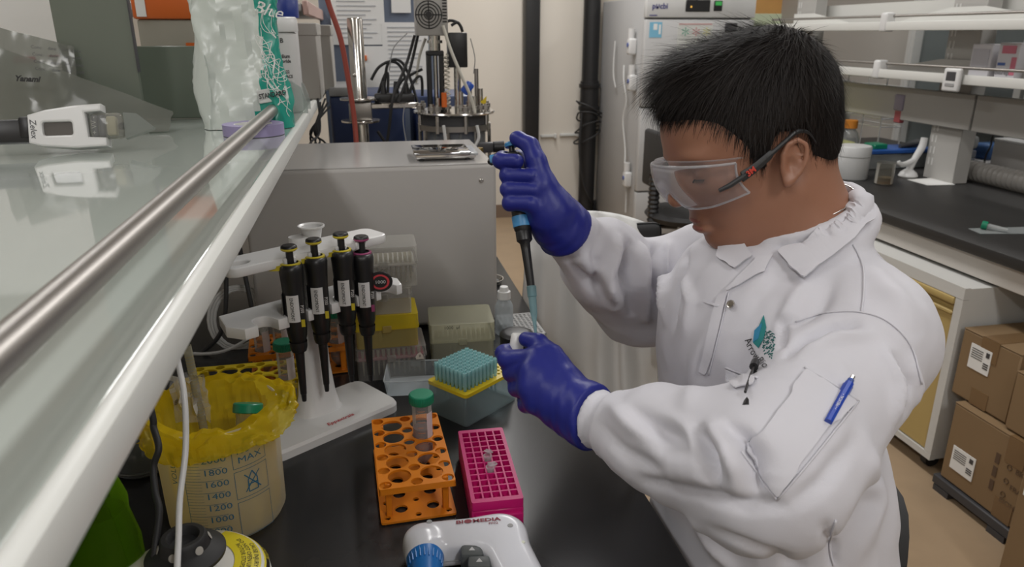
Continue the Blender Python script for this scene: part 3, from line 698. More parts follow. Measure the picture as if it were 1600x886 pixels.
# open tip box with teal tips
v0, v1, v2 = W(728, 670, z=BZ), W(812, 641, z=BZ), W(678, 651, z=BZ)
v0 = np.array([.131, 1.036, BZ]); oa = math.radians(39); ow = .122; od = .087
t = thing('open_tip_box', 'open tip box with a yellow rack full of teal tips', 'tip box', (*v0[:2], BZ), oa)
sh = B().grid([[(*p, z) for z in (0, .050)] for p in (lambda r: r+[r[0]])(rrect(0, ow, 0, od, .005, 3))]); sh.add([(*p, .001) for p in rrect(0, ow, 0, od, .005, 3)], [tuple(range(16))])
mk('base_shell', sh, m_ppb, t)
mk('base_foot', B().grid([[(*p, z) for z in (0, .008)] for p in (lambda r: r+[r[0]])(rrect(-.002, ow+.002, -.002, od+.002, .006, 3))]), m_ppb, t)
gx, gy = (ow-.021)/11, (od-.023)/7
mk('tip_tray', plate(rrect(-.001, ow+.001, -.001, od+.001, .006, 3), [circ(.0105+i*gx, .0115+j*gy, .0031, 10) for i in range(12) for j in range(8)], .006), m_yel, t, loc=(0, 0, .050))
m_teal = clear('teal_tip_plastic', (.50, .74, .75), .55, .3, .45)
tipme = None
for i in range(12):
    for j in range(8):
        if i > 8: continue
        a, b_ = rpos(v0[0], v0[1], oa, .0105+i*gx, .0115+j*gy)
        if tipme is None:
            o = mk('pipette_tip', B().lathe([(.0010, -.030), (.0024, .0), (.0030, .006), (.0036, .0065), (.0038, .032), (.0027, .0325), (.0022, .012)], 10), m_teal); tipme = o.data
        else: o = mk('pipette_tip', tipme, m_teal)
        o.location = (a, b_, BZ+.056); tag(o, 'one of the teal tips standing in the yellow rack of the open tip box', 'pipette tip', 'teal tips in the open tip box')
# its clear lid leaning to the left
lc = W(640, 600, z=BZ+.02)
t = thing('clear_box_cover', 'clear tip box lid lying open beside the teal tips', 'box cover', (lc[0]-.045, lc[1]-.005, BZ), 0, rot=(0, 0, -.12))
lb = B(); r_ = rrect(0, .110, 0, .085, .006, 3); r1_ = rrect(.004, .106, .004, .081, .006, 3)
lb.grid([[(*p, .030) if k else (*q, .001) for k in (0, 1)] for p, q in zip(r_+[r_[0]], r1_+[r1_[0]])]); lb.add([(*p, .001) for p in r1_], [tuple(range(16))])
mk('shell', lb, clear('clear_lid_plastic', (.70, .75, .78), .22, .1), t); mk('rim', B().tube([(*p, .030) for p in r_], .0012, 6, closed=True), clear('clear_lid_rim', (.72, .76, .78), .45, .1), t)
mk('latch', B().rbox(.042, .06, .085, .092, .018, .031, .001, 1), clear('clear_lid_rim', (.72, .76, .78), .45, .1), t)
# ---- small bottle, black pot, well plate, dish
q = W(774, 522, z=BZ)
t = thing('squat_bottle', 'small clear bottle with a white cap beside the grey instrument', 'bottle', (.262, 1.405, BZ))
mk('wall', B().lathe([(0, .001), (.017, .001), (.019, .004), (.019, .062), (.016, .070), (.0105, .077), (.0105, .083)], 24), clear('bottle_plastic', (.70, .74, .76), .3, .15, .3), t)
mk('cap', B().lathe([(0, .105), (.008, .105), (.009, .103), (.0095, .096), (.0135, .095), (.0138, .079), (.0105, .0785)], 24), m_whitep, t)
t = thing('black_pot', 'black round pot behind the gloved hand holding a white cap', 'pot', (.262, 1.275, BZ))
mk('wall', B().lathe([(0, .0), (.028, .0), (.031, .003), (.032, .052), (.029, .0535), (.0275, .050), (.027, .006), (0, .004)], 32), m_black, t)
mk('lid', B().lathe([(0, .0575), (.022, .0575), (.030, .056), (.033, .053), (.0325, .048)], 32), m_black, t)
t = thing('well_plate', 'clear multi-well plate lying near the bench edge', 'well plate', (.262, 1.355, BZ), .05)
mk('plate', plate(rrect(0, .080, 0, .124, .004, 2), [circ(.008+i*.0092, .01+j*.0095, .0036, 10) for i in range(8) for j in range(12)], .003), clear('well_plate_plastic', (.72, .72, .72), .45, .1), t, loc=(0, 0, .010))
mk('well_skirt', B().grid([[(*p, z) for z in (0, .011)] for p in (lambda r: r+[r[0]])(rrect(-.002, .082, -.002, .126, .004, 2))]), clear('well_plate_plastic', (.72, .72, .72), .45, .1), t)
for i in range(8):
    for j in range(12): 
        if i == 0 and j == 0: wm = mk('well', B().lathe([(.0036, .011), (.0034, .003), (0, .001)], 8), clear('well_plate_plastic', (.72, .72, .72), .45, .1), t, loc=(.008, .01, 0)).data
        else: mk('well', wm, [], t, loc=(.008+i*.0092, .01+j*.0095, 0))
q = W(785, 437, z=BZ+.02)
t = thing('steel_dish', 'shallow steel dish with a dark middle on the bench behind the bottle', 'dish', (.285, 1.74, BZ))
mk('rim', B().lathe([(0, .002), (.03, .002), (.036, .012), (.038, .012), (.032, 0), (0, 0)], 28), m_steel, t); mk('insert', B().lathe([(0, .006), (.026, .006), (.026, .002)], 24), m_black, t)
# ================================================================== lined beaker, mini vortexer, pipette controller
BK = (-.206, .872); br = .072; bh = .158
t = thing('measuring_beaker', 'large translucent measuring beaker lined with a yellow bag', 'beaker', (*BK, BZ))
m_beak = clear('beaker_plastic', (.86, .83, .72), .52, .3, .5)
mk('wall', B().lathe([(0, .003), (br-.012, .002), (br-.004, .006), (br, .014), (br+.001, .08), (br+.003, bh)], 48), m_beak, t, ang=60)
mk('rim', B().tube([((br+.003)*math.cos(a), (br+.003)*math.sin(a), bh) for a in np.linspace(0, 2*PI, 48, False)], .0018, 6, closed=True), m_beak, t)
m_bprint = mat('blue_teal_print', (.01, .12, .24), .5)
def on_cyl(me, r, a0, z0, lean=0):
    """wrap a flat lettering mesh (x along the arc, y up) round the beaker"""
    V = [(r*math.cos(a0+v.co.x/r), r*math.sin(a0+v.co.x/r), z0+v.co.y+v.co.z*0) for v in me.vertices]
    return V, [tuple(p.vertices) for p in me.polygons]
AF = math.atan2(-BK[1], -BK[0])  # direction from beaker to camera
pr = B(); rr = br+.0028
def arcbar(a0, a1, z0, z1, b=None):
    n = max(2, int(abs(a1-a0)/.06)+1); b = b or pr
    b.add([(rr*math.cos(a), rr*math.sin(a), z) for z in (z0, z1) for a in np.linspace(a0, a1, n)], [(i, i+1, i+1+n, i+n) for i in range(n-1)])
nums = ['2000', '1800', '1600', '1400', '1200', '1000', '800', '600', '400']
for k, s_ in enumerate(nums):
    z = .132-k*.0163; arcbar(AF-.62, AF-.02, z-.0003, z+.0003)
    for q_ in (1, 2, 3): arcbar(AF-.62, AF-.35, z-q_*.0041-.0002, z-q_*.0041+.0002)
    pr.add(*on_cyl(text(s_, .0115, 0, sx=1.25), rr, AF-.13, z-.0055))
arcbar(AF-.625, AF-.615, .0, .135)
pr.add(*on_cyl(text('PP', .012, 0, sx=1.2), rr, AF+.43, .142)); pr.add(*on_cyl(text('135° C', .011, 0, sx=1.1), rr, AF+.43, .130)); pr.add(*on_cyl(text('MAX', .012, 0, sx=1.2), rr, AF+.43, .118))
for z0, z1 in ((.108, .151), (.066, .104), (.012, .062)):
    arcbar(AF+.14, AF+.72, z0, z0+.0007); arcbar(AF+.14, AF+.72, z1-.0007, z1); arcbar(AF+.14, AF+.149, z0, z1); arcbar(AF+.711, AF+.72, z0, z1)
for p0, p1 in (((-.010, .073), (.010, .097)), ((.010, .073), (-.010, .097)), ((-.006, .072), (-.006, .088)), ((.006, .072), (.006, .088)), ((-.006, .072), (.006, .072)), ((-.006, .088), (0, .099)), ((.006, .088), (0, .099)), ((-.006, .082), (.006, .082))):
    dx, dz = p1[0]-p0[0], p1[1]-p0[1]; L = math.hypot(dx, dz); nx2, nz2 = -dz/L*.0007, dx/L*.0007; a = AF+.43
    pr.add([(rr*math.cos(a+x/rr), rr*math.sin(a+x/rr), z) for x, z in ((p0[0]+nx2, p0[1]+nz2), (p1[0]+nx2, p1[1]+nz2), (p1[0]-nx2, p1[1]-nz2), (p0[0]-nx2, p0[1]-nz2))], [(0, 1, 2, 3)])
vm = text('VOLUME', .0115, 0); vm.transform(Matrix.Rotation(PI/2, 4, 'Z')); pr.add(*on_cyl(vm, rr, AF-.80, .115))
mk('printed_scale', pr, m_bprint, t, ang=0)
# yellow bag liner: gathered film folded over the rim
m_bag = clear('yellow_bag_film', (.92, .74, .03), .45, .22, .5)
def bagpt(a, s_):
    """s_ 0..1 inside from bottom to rim, 1..2 folded outside"""
    n1 = noise.noise(Vector((2.2*math.cos(a), 2.2*math.sin(a), s_*1.6))); n2 = noise.noise(Vector((6*math.cos(a)+3, 6*math.sin(a), s_*3.5)))
    n4 = abs(noise.noise(Vector((5*math.cos(a)+1, 5*math.sin(a), s_*4+3)))); n3 = .6*n4+abs(noise.noise(Vector((11*math.cos(a)+7, 11*math.sin(a), s_*2.0))))
    top = bh+.005+.010*n1+.006*n2
    side = math.cos(a-AF-1.0)
    drop = .020+.008*noise.noise(Vector((1.3*math.cos(a)+9, 1.3*math.sin(a), 0)))+.009*math.cos(a-AF+.85)
    if s_ <= 1:
        z = .012+(top-.012)*s_; r = (br-.006)*(.96+.04*s_)+(n1*.006+n2*.005-.010*n3*s_*(1-s_)*3)*1.0
    else:
        k = s_-1; z = top-drop*max(0, k-.12)/.88+.003*math.sin(PI*min(1, k*6)); r = br+.008*min(1, k*8)+.003+.007*k*(.4+n1)+.006*n2*k+.008*n3*k
        r += .010*max(0, side)*k+.004*k*abs(noise.noise(Vector((26*math.cos(a), 26*math.sin(a), s_*5))))
    return (r*math.cos(a), r*math.sin(a), z)
NA = 150
mk('yellow_liner', B().grid([[bagpt(2*PI*i/NA, s_) for s_ in list(np.linspace(0, 1, 16))+list(np.linspace(1.04, 2, 18))] for i in range(NA)], closeu=True), m_bag, t, ang=28)
bl = text('NOTTUB', .009, 0); V_, F_ = on_cyl(bl, br-.012, AF-PI+.55, bh-.004)
mk('liner_lettering', B().add(V_, F_), m_ink, t, ang=0)
# things inside the beaker
cpz = BZ+.158; q = W(385, 628, z=cpz+.01)
t = thing('loose_tube', 'green-capped tube lying inside the yellow bag of the beaker', 'tube', (q[0], q[1], cpz-.004), rot=(-.40, .12, 0)); t.scale = (.85, .85, .85)
mk('cap', B().lathe([(0, .013), (.0195, .013), (.021, .0115), (.0212, 0), (.020, -.001), (.017, -.001)], 36), m_green, t)
mk('wall', B().lathe([(.017, 0), (.0172, -.004), (.0155, -.007), (.0155, -.09), (.004, -.105), (0, -.106)], 28), m_tube, t)
p0 = Vector((BK[0]-.02, BK[1]+.03, BZ+.02)); p1 = Vector(W(292, 540, y=BK[1]+.035))
t = thing('serological_pipette', 'slim graduated glass pipette standing in the yellow bag', 'pipette', p0)
ax_ = (p1-p0); mk('wall', B().cyl((0, 0, 0), ax_*1.0, .0052, n=16, cap=False), clear('pipette_glass', (.62, .60, .48), .3, .1), t)
gp = B()
for k in range(30):
    c_ = ax_*(.35+k*.02); gp.cyl(c_, c_+ax_.normalized()*.0007, .0055, n=12, cap=False)
mk('graduation', gp, mat('brown_print', (.22, .16, .05), .6), t)
t = thing('plastic_wrapper', 'crumpled clear wrapper sticking out of the yellow bag', 'wrapper', (BK[0]-.035, BK[1]+.03, BZ+.125)); t.scale = (.6, .6, .6)
wv = []
for i in range(9):
    wv.append([Vector((-.035+.009*i+.006*noise.noise(Vector((i*.9, j*.7, 1))), .012*noise.noise(Vector((i*.7, j*.8, 5)))*2, .014*j+.008*noise.noise(Vector((i, j, 9))))) for j in range(9)])
mk('film', B().grid(wv), clear('wrapper_film', (.75, .75, .76), .2, .12), t, ang=25)
# mini vortexer in the foreground
VC = (-.212, .690)
t = thing('vortex_mixer', 'round white vortex mixer with a black cup top and yellow caution label', 'mixer', (*VC, BZ))
mk('housing', B().lathe([(0, .0), (.074, .0), (.080, .006), (.083, .03), (.081, .046), (.074, .056), (.055, .062), (.030, .064), (0, .064)], 56), mat('warm_white_plastic', (.72, .71, .66), .3), t, ang=40)
cf = B().lathe([(0, .112), (.010, .112), (.013, .110), (.014, .102)], 32)
mk('cup_top', B().lathe([(.010, .064), (.012, .076), (.034, .078), (.0395, .081), (.040, .085), (.037, .088), (.026, .094), (.0235, .101), (.0225, .1045), (.021, .106), (.0165, .106), (.015, .104), (.013, .097), (0, .096)], 44), m_blacksoft, t, ang=35)
for k in range(6):
    a = 2*PI*k/6+.3; mk('cup_hole', B().lathe([(0, .0004), (.0042, .0004), (.0045, 0)], 14, (.0252*math.cos(a), .0252*math.sin(a), .0972), (math.cos(a)*.93, math.sin(a)*.93, .36)), mat('hole_light_pale', (.42, .40, .36), .6), t)  # pale discs: light showing through the holes, put into the colour
cl = B(); ra, rb = .050, .0765
def cone(a, r): return (r*math.cos(a), r*math.sin(a), float(np.interp(r, [.030, .055, .074, .081], [.0645, .0625, .0565, .0465]))+.0004)
for i in range(24):
    a0 = -.55+i*1.75/24; a1 = a0+1.75/24
    for k in range(5):
        r0_, r1_2 = .046+k*.0063, .046+(k+1)*.0063; cl.add([cone(a0, r0_), cone(a1, r0_), cone(a1, r1_2), cone(a0, r1_2)], [(0, 1, 2, 3)])
cl2 = B()
cau = mk('caution_label', cl, mat('caution_yellow', (.72, .60, .02), .45), t, ang=60)
for i in range(24):
    a0 = -.55+i*1.75/24; a1 = a0+1.75/24; cl2.add([cone(a0, .0775), cone(a1, .0775), cone(a1, .0806), cone(a0, .0806)], [(0, 1, 2, 3)])
mk('label_band', cl2, m_black, cau, ang=60)
def polar(me, r, a0, lift=.0006):
    V = []
    for v in me.vertices:
        rad = r-v.co.y; a = a0+v.co.x/r; p = cone(a, rad); V.append((p[0], p[1], p[2]+lift))
    return V, [tuple(p.vertices) for p in me.polygons]
ct = B()
for s_, r_2, a_ in (('ROTOR STOPS', .055, .25), ('DO NOT OPEN UNTIL', .061, .25), ('CAUSE INJURY', .068, .25)):
    me = text(s_, .0066, 0); me.transform(Matrix.Diagonal((-1, 1, 1, 1)) if False else Matrix.Rotation(PI, 4, 'Z')); ct.add(*polar(me, r_2, a_))
mk('caution_lettering', ct, m_ink, cau, ang=0)
me = text('CAUTION', .0048, 0); me.transform(Matrix.Rotation(PI, 4, 'Z'))
mk('caution_heading', B().add(*polar(me, .079, .35, .0009)), mat('caution_yellow', (.72, .60, .02), .45), cau, ang=0)
# cords hanging in front of the beaker
q0 = W(276, 556, d=.80); path = [q0+np.array([-.02, .05, .12]), q0, W(288, 620, d=.79), W(290, 700, d=.78), W(281, 780, d=.76), W(279, 840, d=.74), W(277, 886, d=.72), W(276, 960, d=.70)]
o = mk('hanging_white_lead', B().tube(path, .0032, 10, smooth=8), m_whitep); tag(o, 'white cord hanging down in front of the lined beaker', 'cord')
q0 = W(236, 640, d=.80); path = [q0+np.array([-.02, .04, .10]), q0, W(240, 668, d=.80), W(248, 700, d=.79), W(240, 730, d=.79), W(243, 770, d=.78), W(249, 800, d=.77), W(243, 850, d=.76), W(240, 886, d=.75), W(240, 950, d=.73)]
o = mk('hanging_black_lead', B().tube(path, .0036, 10, smooth=8), m_blacksoft); tag(o, 'wavy black cord hanging beside the white cord', 'cord')
# grey glass dome behind the beaker, green bag of bottles at the left
q = W(212, 745, z=BZ)
t = thing('glass_dome_bottle', 'dark grey glass vessel behind the green bag under the shelf', 'vessel', (q[0]+.005, q[1]+.03, BZ))
mk('wall', B().lathe([(0, .002), (.040, .002), (.044, .006), (.045, .03), (.043, .04), (.034, .055), (.018, .068), (.014, .074), (.014, .085)], 32), clear('smoked_glass', (.16, .17, .18), .55, .06), t)
mk('ridge', B().tube([(.0455*math.cos(a), .0455*math.sin(a), .012) for a in np.linspace(0, 2*PI, 32, False)], .002, 6, closed=True), clear('smoked_glass', (.16, .17, .18), .55, .06), t)
t = thing('green_soap_bottle', 'translucent lime green bottle at the left under the shelf edge', 'bottle', (-.318, .735, BZ))
m_gb = clear('lime_green_plastic', (.30, .55, .03), .16, .1, .5)
sec = [(0, .02, .02), (.002, .046, .030), (.02, .050, .033), (.08, .050, .033), (.115, .043, .029), (.13, .044, .030), (.17, .032, .026), (.19, .016, .016), (.20, .0135, .0135), (.215, .0135, .0135)]
mk('wall', B().grid([[(rx*math.cos(a), ry*math.sin(a), z) for z, rx, ry in sec] for a in np.linspace(0, 2*PI, 33)]), m_gb, t, ang=70)
mk('liquid', B().grid([[(rx*.93*math.cos(a), ry*.9*math.sin(a), min(z, .115)+.002) for z, rx, ry in sec[:5]] for a in np.linspace(0, 2*PI, 33)]), clear('lime_liquid', (.30, .45, .02), .2, .05), t, ang=70)
mk('cap', B().lathe([(0, .24), (.013, .24), (.015, .237), (.016, .212), (.0135, .212)], 24), mat('green_cap', (.005, .20, .105), .35), t)
# pipette controller in the foreground
def ext2(d2, z, z0, h, r):
    a = d2+r; b = np.abs(z-z0)-(h-r); return np.minimum(np.maximum(a, b), 0)+np.sqrt(np.maximum(a, 0)**2+np.maximum(b, 0)**2)-r
G = Grid((-.02, -.16, -.004), (.20, .06, .062), .0026)
def seg2(X, Y, a, b, r0, r1):
    d = np.array(b)-np.array(a); L = d @ d; tt = np.clip(((X-a[0])*d[0]+(Y-a[1])*d[1])/L, 0, 1); return np.hypot(X-a[0]-tt*d[0], Y-a[1]-tt*d[1])-(r0+(r1-r0)*tt)
bar = seg2(G.X, G.Y, (.028, .008), (.124, .010), .026, .026); han = seg2(G.X, G.Y, (.126, -.002), (.152, -.135), .030, .026)
D = ext2(smin(bar, han, .03), G.Z, .024, .023, .013)
hub = sd_cap(G.X, G.Y, G.Z, (.026, .002, .027), (.027, -.012, .027), .025, .025)
D = smin(D, hub, .008); V_, F_ = G.net(D); V_ = relax(V_, F_, 2)
GC = (.013, .727)
t = thing('pipette_controller', 'white pipette controller with a blue nose lying at the front of the bench', 'pipette controller', (*GC, BZ), -.06); t.scale = (.93, .93, .88)
m_ctrl = mat('controller_plastic', (.70, .71, .76), .22)
hs = mk('housing', np_mesh('housing', V_, F_), m_ctrl, t, fix=False)
mk('nose_cone', B().lathe([(0, -.0), (.020, .0), (.0235, .002), (.0235, .014), (.020, .03), (.017, .055), (.015, .075), (.012, .078), (0, .078)], 40, (.0275, -.008, .027), (.02, -1, .0)), mat('blue_silicone', (.012, .16, .50), .35), t)
rb_ = B()
for k in range(24):
    a = 2*PI*k/24; rb_.cyl((.0275+.0236*math.cos(a), -.010, .027+.0236*math.sin(a)), (.0275+.0205*math.cos(a), -.038, .027+.0205*math.sin(a)), .0011, n=6)
mk('nose_rib', rb_, mat('blue_silicone', (.012, .16, .50), .35), t)
for i, (x, y) in enumerate(((.086, -.026), (.093, -.048))):
    bt = mk('trigger_button', B().rbox(-.014, .014, -.010, .010, 0, .030, .004, 2), mat('button_grey', (.10, .11, .11), .45), t, loc=(x, y, .010), rot=(0, 0, -.1))
    mk('arrow_mark', B().add([(-.004, -.003, .0304), (.004, -.003, .0304), (0, .004, .0304)], [(0, 1, 2)]), mat('pale_ink', (.55, .55, .55), .5), bt)
for x, y in ((.035, .026), (.138, .004)): mk('screw_hole', B().cyl((x, y, .0435), (x, y, .0478), .0036, n=14), m_grey, t)
m_wine = mat('wine_red_print', (.22, .012, .03), .5)
me = text('BI●MEDIA', .0092, .00008, sx=1.35, bold=.00025); mk('brand_lettering', B().mesh(me, Matrix.Translation((.098, .0185, .0482))), m_wine, t, ang=0)
mk('model_lettering', B().mesh(text('PF02', .0058, .00008, sx=1.1), Matrix.Translation((.117, .0108, .0482))), m_wine, t, ang=0)
mk('seam', B().box(.045, .085, -.0268, -.026, .0235, .0242), m_grey, t)
mk('indicator', B().cyl((.150, -.03, .045), (.150, -.03, .0477), .0022, n=10), mat('pale_led', (.7, .72, .6), .2), t)

# coil of pale cord on the bench left of the grey instrument
cc = B()
for k in range(3): cc.tube([(-.275+(.045+.006*k)*math.cos(a), 1.46+.03*math.sin(a), BZ+.055+(.05+.004*k)*math.sin(a)) for a in np.linspace(0, 2*PI, 24, False)], .0032, 6, closed=True)
cc.tube([(-.24, 1.43, BZ+.03), (-.30, 1.40, BZ+.01), (-.38, 1.42, BZ+.006), (-.45, 1.5, BZ+.006)], .0032, 6, smooth=6)
o = mk('pale_cord_coil', cc, mat('grey_cord', (.55, .55, .54), .5)); tag(o, 'coiled pale grey cord in the shadow left of the grey instrument', 'cord')
cc = B().tube([(-.262, 1.5, 1.10), (-.258, 1.47, .98), (-.245, 1.44, .86), (-.23, 1.41, .78), (-.20, 1.40, BZ+.005), (-.16, 1.42, BZ+.005)], .0045, 8, smooth=6).tube([(-.30, 1.5, 1.10), (-.285, 1.46, .93), (-.30, 1.43, .80), (-.34, 1.42, BZ+.005)], .0045, 8, smooth=6)
o = mk('black_power_lead', cc, m_blacksoft); tag(o, 'black leads dropping behind the pipette stand from the shelf', 'lead')
# ================================================================== things on the left shelf
m_frost = mat('frosted_sheet', (.145, .165, .135), .35)
m_frost2 = mat('frosted_sheet_far', (.15, .175, .142), .3)
# greenish partition sheets standing on the shelf
p0 = W(95, 100, y=1.56); p1 = W(215, 100, y=1.56); p2 = W(335, 100, y=1.70)
o = mk('partition_sheet', B().rbox(p0[0], p1[0], 1.56, 1.566, SZ, 1.62, .002, 1), m_frost); tag(o, 'near dull green plastic partition standing on the shelf behind the white device', 'partition')
p3 = W(205, 100, y=1.68)
o = mk('partition_sheet', B().rbox(p3[0], p2[0]+.06, 1.68, 1.686, SZ, W(250, 72, y=1.68)[2], .002, 1), m_frost2); tag(o, 'lower grey green partition behind the teal and white bag', 'partition')
mk('edge_slot', B().box(p1[0]-.001, p1[0]+.002, 1.556, 1.567, SZ+.1, 1.62), m_dark, o)
# box with orange lid behind it
bx0 = W(208, 30, y=1.85); bx1 = W(300, 30, y=1.85)
t = thing('orange_lid_box', 'clear storage box with an orange lid behind the partition', 'box', (bx0[0], 1.85, SZ))
hb = W(250, 30, y=1.85)[2]-SZ
mk('body', B().rbox(.005, bx1[0]-bx0[0]+.08, .003, .2, 0, hb, .006, 2), clear('orange_box_shell', (.42, .40, .34), .7, .3), t)
mk('lid', B().rbox(0, bx1[0]-bx0[0]+.085, -.003, .205, hb, hb+.055, .006, 2), mat('orange_lid', (.62, .13, .02), .4), t)
mk('label', B().box(.01, .03, -.006, -.003, hb+.005, hb+.04), m_paper, t); mk('side_label', B().box(bx1[0]-bx0[0]-.02, bx1[0]-bx0[0]+.01, -.001, .002, hb-.13, hb-.05), mat('orange_lid', (.62, .13, .02), .4), t)
# papers and plastic sleeves at the far left
pa = thing('paper_stack', 'pinned white papers with pink headings behind the shelf at far left', 'papers', (W(0, 60, y=2.1)[0]-.2, 2.1, SZ))
mk('sheet', B().box(0, .42, 0, .004, .06, .5), m_paper, pa); mk('heading', B().box(.22, .27, -.002, 0, .10, .115).box(.30, .37, -.002, 0, .115, .118), mat('pink_print', (.55, .18, .22), .6), pa)
pt_ = B()
for k in range(6): pt_.box(.30, .30+.06-.01*(k % 3), -.002, 0, .105-k*.008, .107-k*.008)
mk('print_lines', pt_, m_grey, pa)
m_sleeve = clear('plastic_sleeve', (.26, .27, .24), .45, .12)
for i, (ax0, ay0, ax1, ay1, yy_, lb_) in enumerate(((-40, 40, 100, 75, 1.50, 'translucent plastic sleeve leaning above the black handled device'), (-60, 62, 260, 180, 1.44, 'grey translucent pouch with handwriting lying behind the white device'))):
    a, b_ = W(ax0, ay0, y=yy_), W(ax1, ay1, y=yy_); t = thing('plastic_sleeve' if i == 0 else 'plastic_pouch', lb_, 'sleeve' if i == 0 else 'pouch', (a[0], yy_, SZ))
    w_, h_ = b_[0]-a[0], a[2]-SZ; hb2 = max(.02, b_[2]-SZ)
    rows = [[(w_*u+.004*noise.noise(Vector((u*5, v*4, i))), .05*v+.008*noise.noise(Vector((u*6, v*5, i+4))), .002+v*(h_*(1-u)+hb2*u)) for v in np.linspace(0, 1, 8)] for u in np.linspace(0, 1, 14)]
    sl = mk('film', B().grid(rows), m_sleeve, t, ang=60)
    if i == 1:
        mk('handwriting', B().mesh(text('Yanami', .013, .0, shear=.3, bold=.0006), basis((.088, -.004, h_*.60), (1, .02, -.06), (0, .16, 1))), m_ink, t, ang=0)
        ln = B()
        for k in range(4): ln.mesh(text('Conc:    date:    lot:  code', .0075), basis((.13, .03, h_*.90-k*.012), (1, .02, -.10), (0, .16, 1)))
        mk('printed_lines', ln, m_dark, t, ang=0)
# white hand-held device with batteries lying against the pouch
DV = thing('handheld_meter', 'white handheld device with a grey window and two batteries on the shelf', 'device', (W(58, 238, z=SZ)[0], W(58, 238, z=SZ)[1], SZ), .06)
DY = W(58, 238, z=SZ)[1]; dw = W(214, 200, y=DY)[0]-W(55, 200, y=DY)[0]
TLT = Matrix.Rotation(-.25, 4, 'X')
def dv(poly, y0, y1): return basis((0, 0, 0), (1, 0, 0), (0, 0, 1))
MD = TLT @ basis((0, 0, .0), (1, 0, 0), (0, 0, 1))
out_ = [(.0, .012), (.002, .060), (.03, .068), (.075, .0745), (.118, .077), (.118, .064), (.092, .062), (.094, .020), (.122, .018), (.122, .003), (.07, .001), (.02, .006)]
k_ = dw/.165
body = plate([(x*k_, y*k_) for x, y in out_], [rrect(.024*k_, .070*k_, .024*k_, .047*k_, .004*k_, 3)], .030, .003); body.transform(MD @ Matrix.Translation((0, 0, -.0)))
mk('shell', body, m_whitep, DV)
mk('window', B().box(.022*k_, .072*k_, .022*k_, .049*k_, -.002, .024, M=MD), clear('meter_window', (.16, .15, .14), .8, .1), DV)
bay = mk('battery_bay', B().rbox(.094*k_, .150*k_, .017*k_, .062*k_, .004, .026, .008, 3, M=MD), clear('battery_cover', (.62, .62, .58), .22, .06), DV)
for i in range(2): mk('battery', B().cyl(((.103+.0115*i)*k_, .021*k_, .018), ((.103+.0115*i)*k_, .058*k_, .018), .0054*k_, n=16, M=MD), mat('battery_blue', (.10, .11, .15), .35), bay)
mk('battery_mark', B().mesh(text('+ VV -', .010), MD @ Matrix.Translation((.103*k_, .040*k_, .0242)) @ Matrix.Rotation(PI/2, 4, 'Z')), m_paper, bay, ang=0)
mk('cell_block', B().rbox(.122*k_, .138*k_, .022*k_, .056*k_, .008, .024, .003, 2, M=MD), mat('cream_plastic', (.62, .58, .42), .4), bay)
mk('end_knob', B().sphere((.146*k_, .039*k_, .015), .007*k_, 12, 8, M=MD), m_dark, bay)
mk('logo', B().mesh(text('Zelex', .012, shear=.2), MD @ Matrix.Translation((.010*k_, .036*k_, .0304)) @ Matrix.Rotation(-PI/2, 4, 'Z')), m_dark, DV, ang=0)
mk('handle', B().rbox(-.16*k_, .004, .014*k_, .054*k_, .002, .026, .005, 2, M=MD).rbox(-.012, .006, .020*k_, .058*k_, -.001, .028, .004, 2, M=MD), m_black, DV)
mk('clear_tail', B().prism([(.150*k_, .016*k_), (.150*k_, .062*k_), (.172*k_, .060*k_), (.198*k_, .036*k_), (.196*k_, .032*k_)], .004, .020, M=MD), clear('tail_film', (.45, .48, .45), .35, .1), DV)
# teal and white bag
t = thing('printed_bag', 'crumpled teal and white plastic bag standing on the shelf', 'bag', (W(372, 192, z=SZ)[0]-.002, 1.50, SZ))
bl_, br2 = W(312, 120, y=1.5)[0]-t.location.x, W(452, 120, y=1.5)[0]-t.location.x
H_ = W(360, 0, y=1.5)[2]-SZ+.035
NU, NV = 72, 40
def bagp(u, v):
    a = 2*PI*u; w = (br2-bl_)/2; cx = (br2+bl_)/2; pinch = 1.04-.07*math.sin(PI*v)**2+.02*math.cos(5*v)
    tx = -.5*abs(bl_)*0-.012*v; dep = .045*(1-.75*v**1.5)
    c, s = math.cos(a), math.sin(a); e = .62
    x = cx+tx+w*pinch*math.copysign(abs(c)**e, c); y = dep*math.copysign(abs(s)**e, s)
    n1 = noise.noise(Vector((x*22, y*22+3, v*5))); n2 = abs(noise.noise(Vector((x*46+9, y*40, v*9)))); n3 = noise.noise(Vector((x*90, y*90, v*22)))
    r1 = abs(noise.noise(Vector((x*24+2, y*9, v*1.5+1)))); r2 = abs(noise.noise(Vector((x*34+v*5, y*20+4, v*3.2)))); k = .030*r1-.010*r2-.004+.002*n3
    if v > .93: k *= .5
    return (x+k*c*1.2, y+k*(1 if s > 0 else -1)*(-1 if s < 0 else 1)+.03*v, H_*v*(1-.02*math.sin(6*a)*v))
rows = [[bagp(i/NU, j/NV) for j in range(NV+1)] for i in range(NU)]
bb = B().grid(rows, closeu=True)
me = bpy.data.meshes.new('film'); me.from_pydata(bb.v, [], bb.f)
m_bw = mat('bag_white_film', (.56, .61, .57), .28, spec=.6); m_bt = mat('bag_teal_film', (.02, .30, .23), .24, spec=.6)
me.materials.append(m_bw); me.materials.append(m_bt)
for p in me.polygons:
    c = p.center; v = c.z/H_; edge = br2-.048-.006*math.sin(v*7+1)+.012*(v-.5)
    p.material_index = 1 if (c.x > edge and not (.0 < v < .0)) or (c.y > .035 and c.x < bl_+.04) else 0
smooth_mesh(me, 24); film = mk('film', me, [], t, fix=False)
tr = BVHTree.FromPolygons([v.co.copy() for v in me.vertices], [tuple(p.vertices) for p in me.polygons])
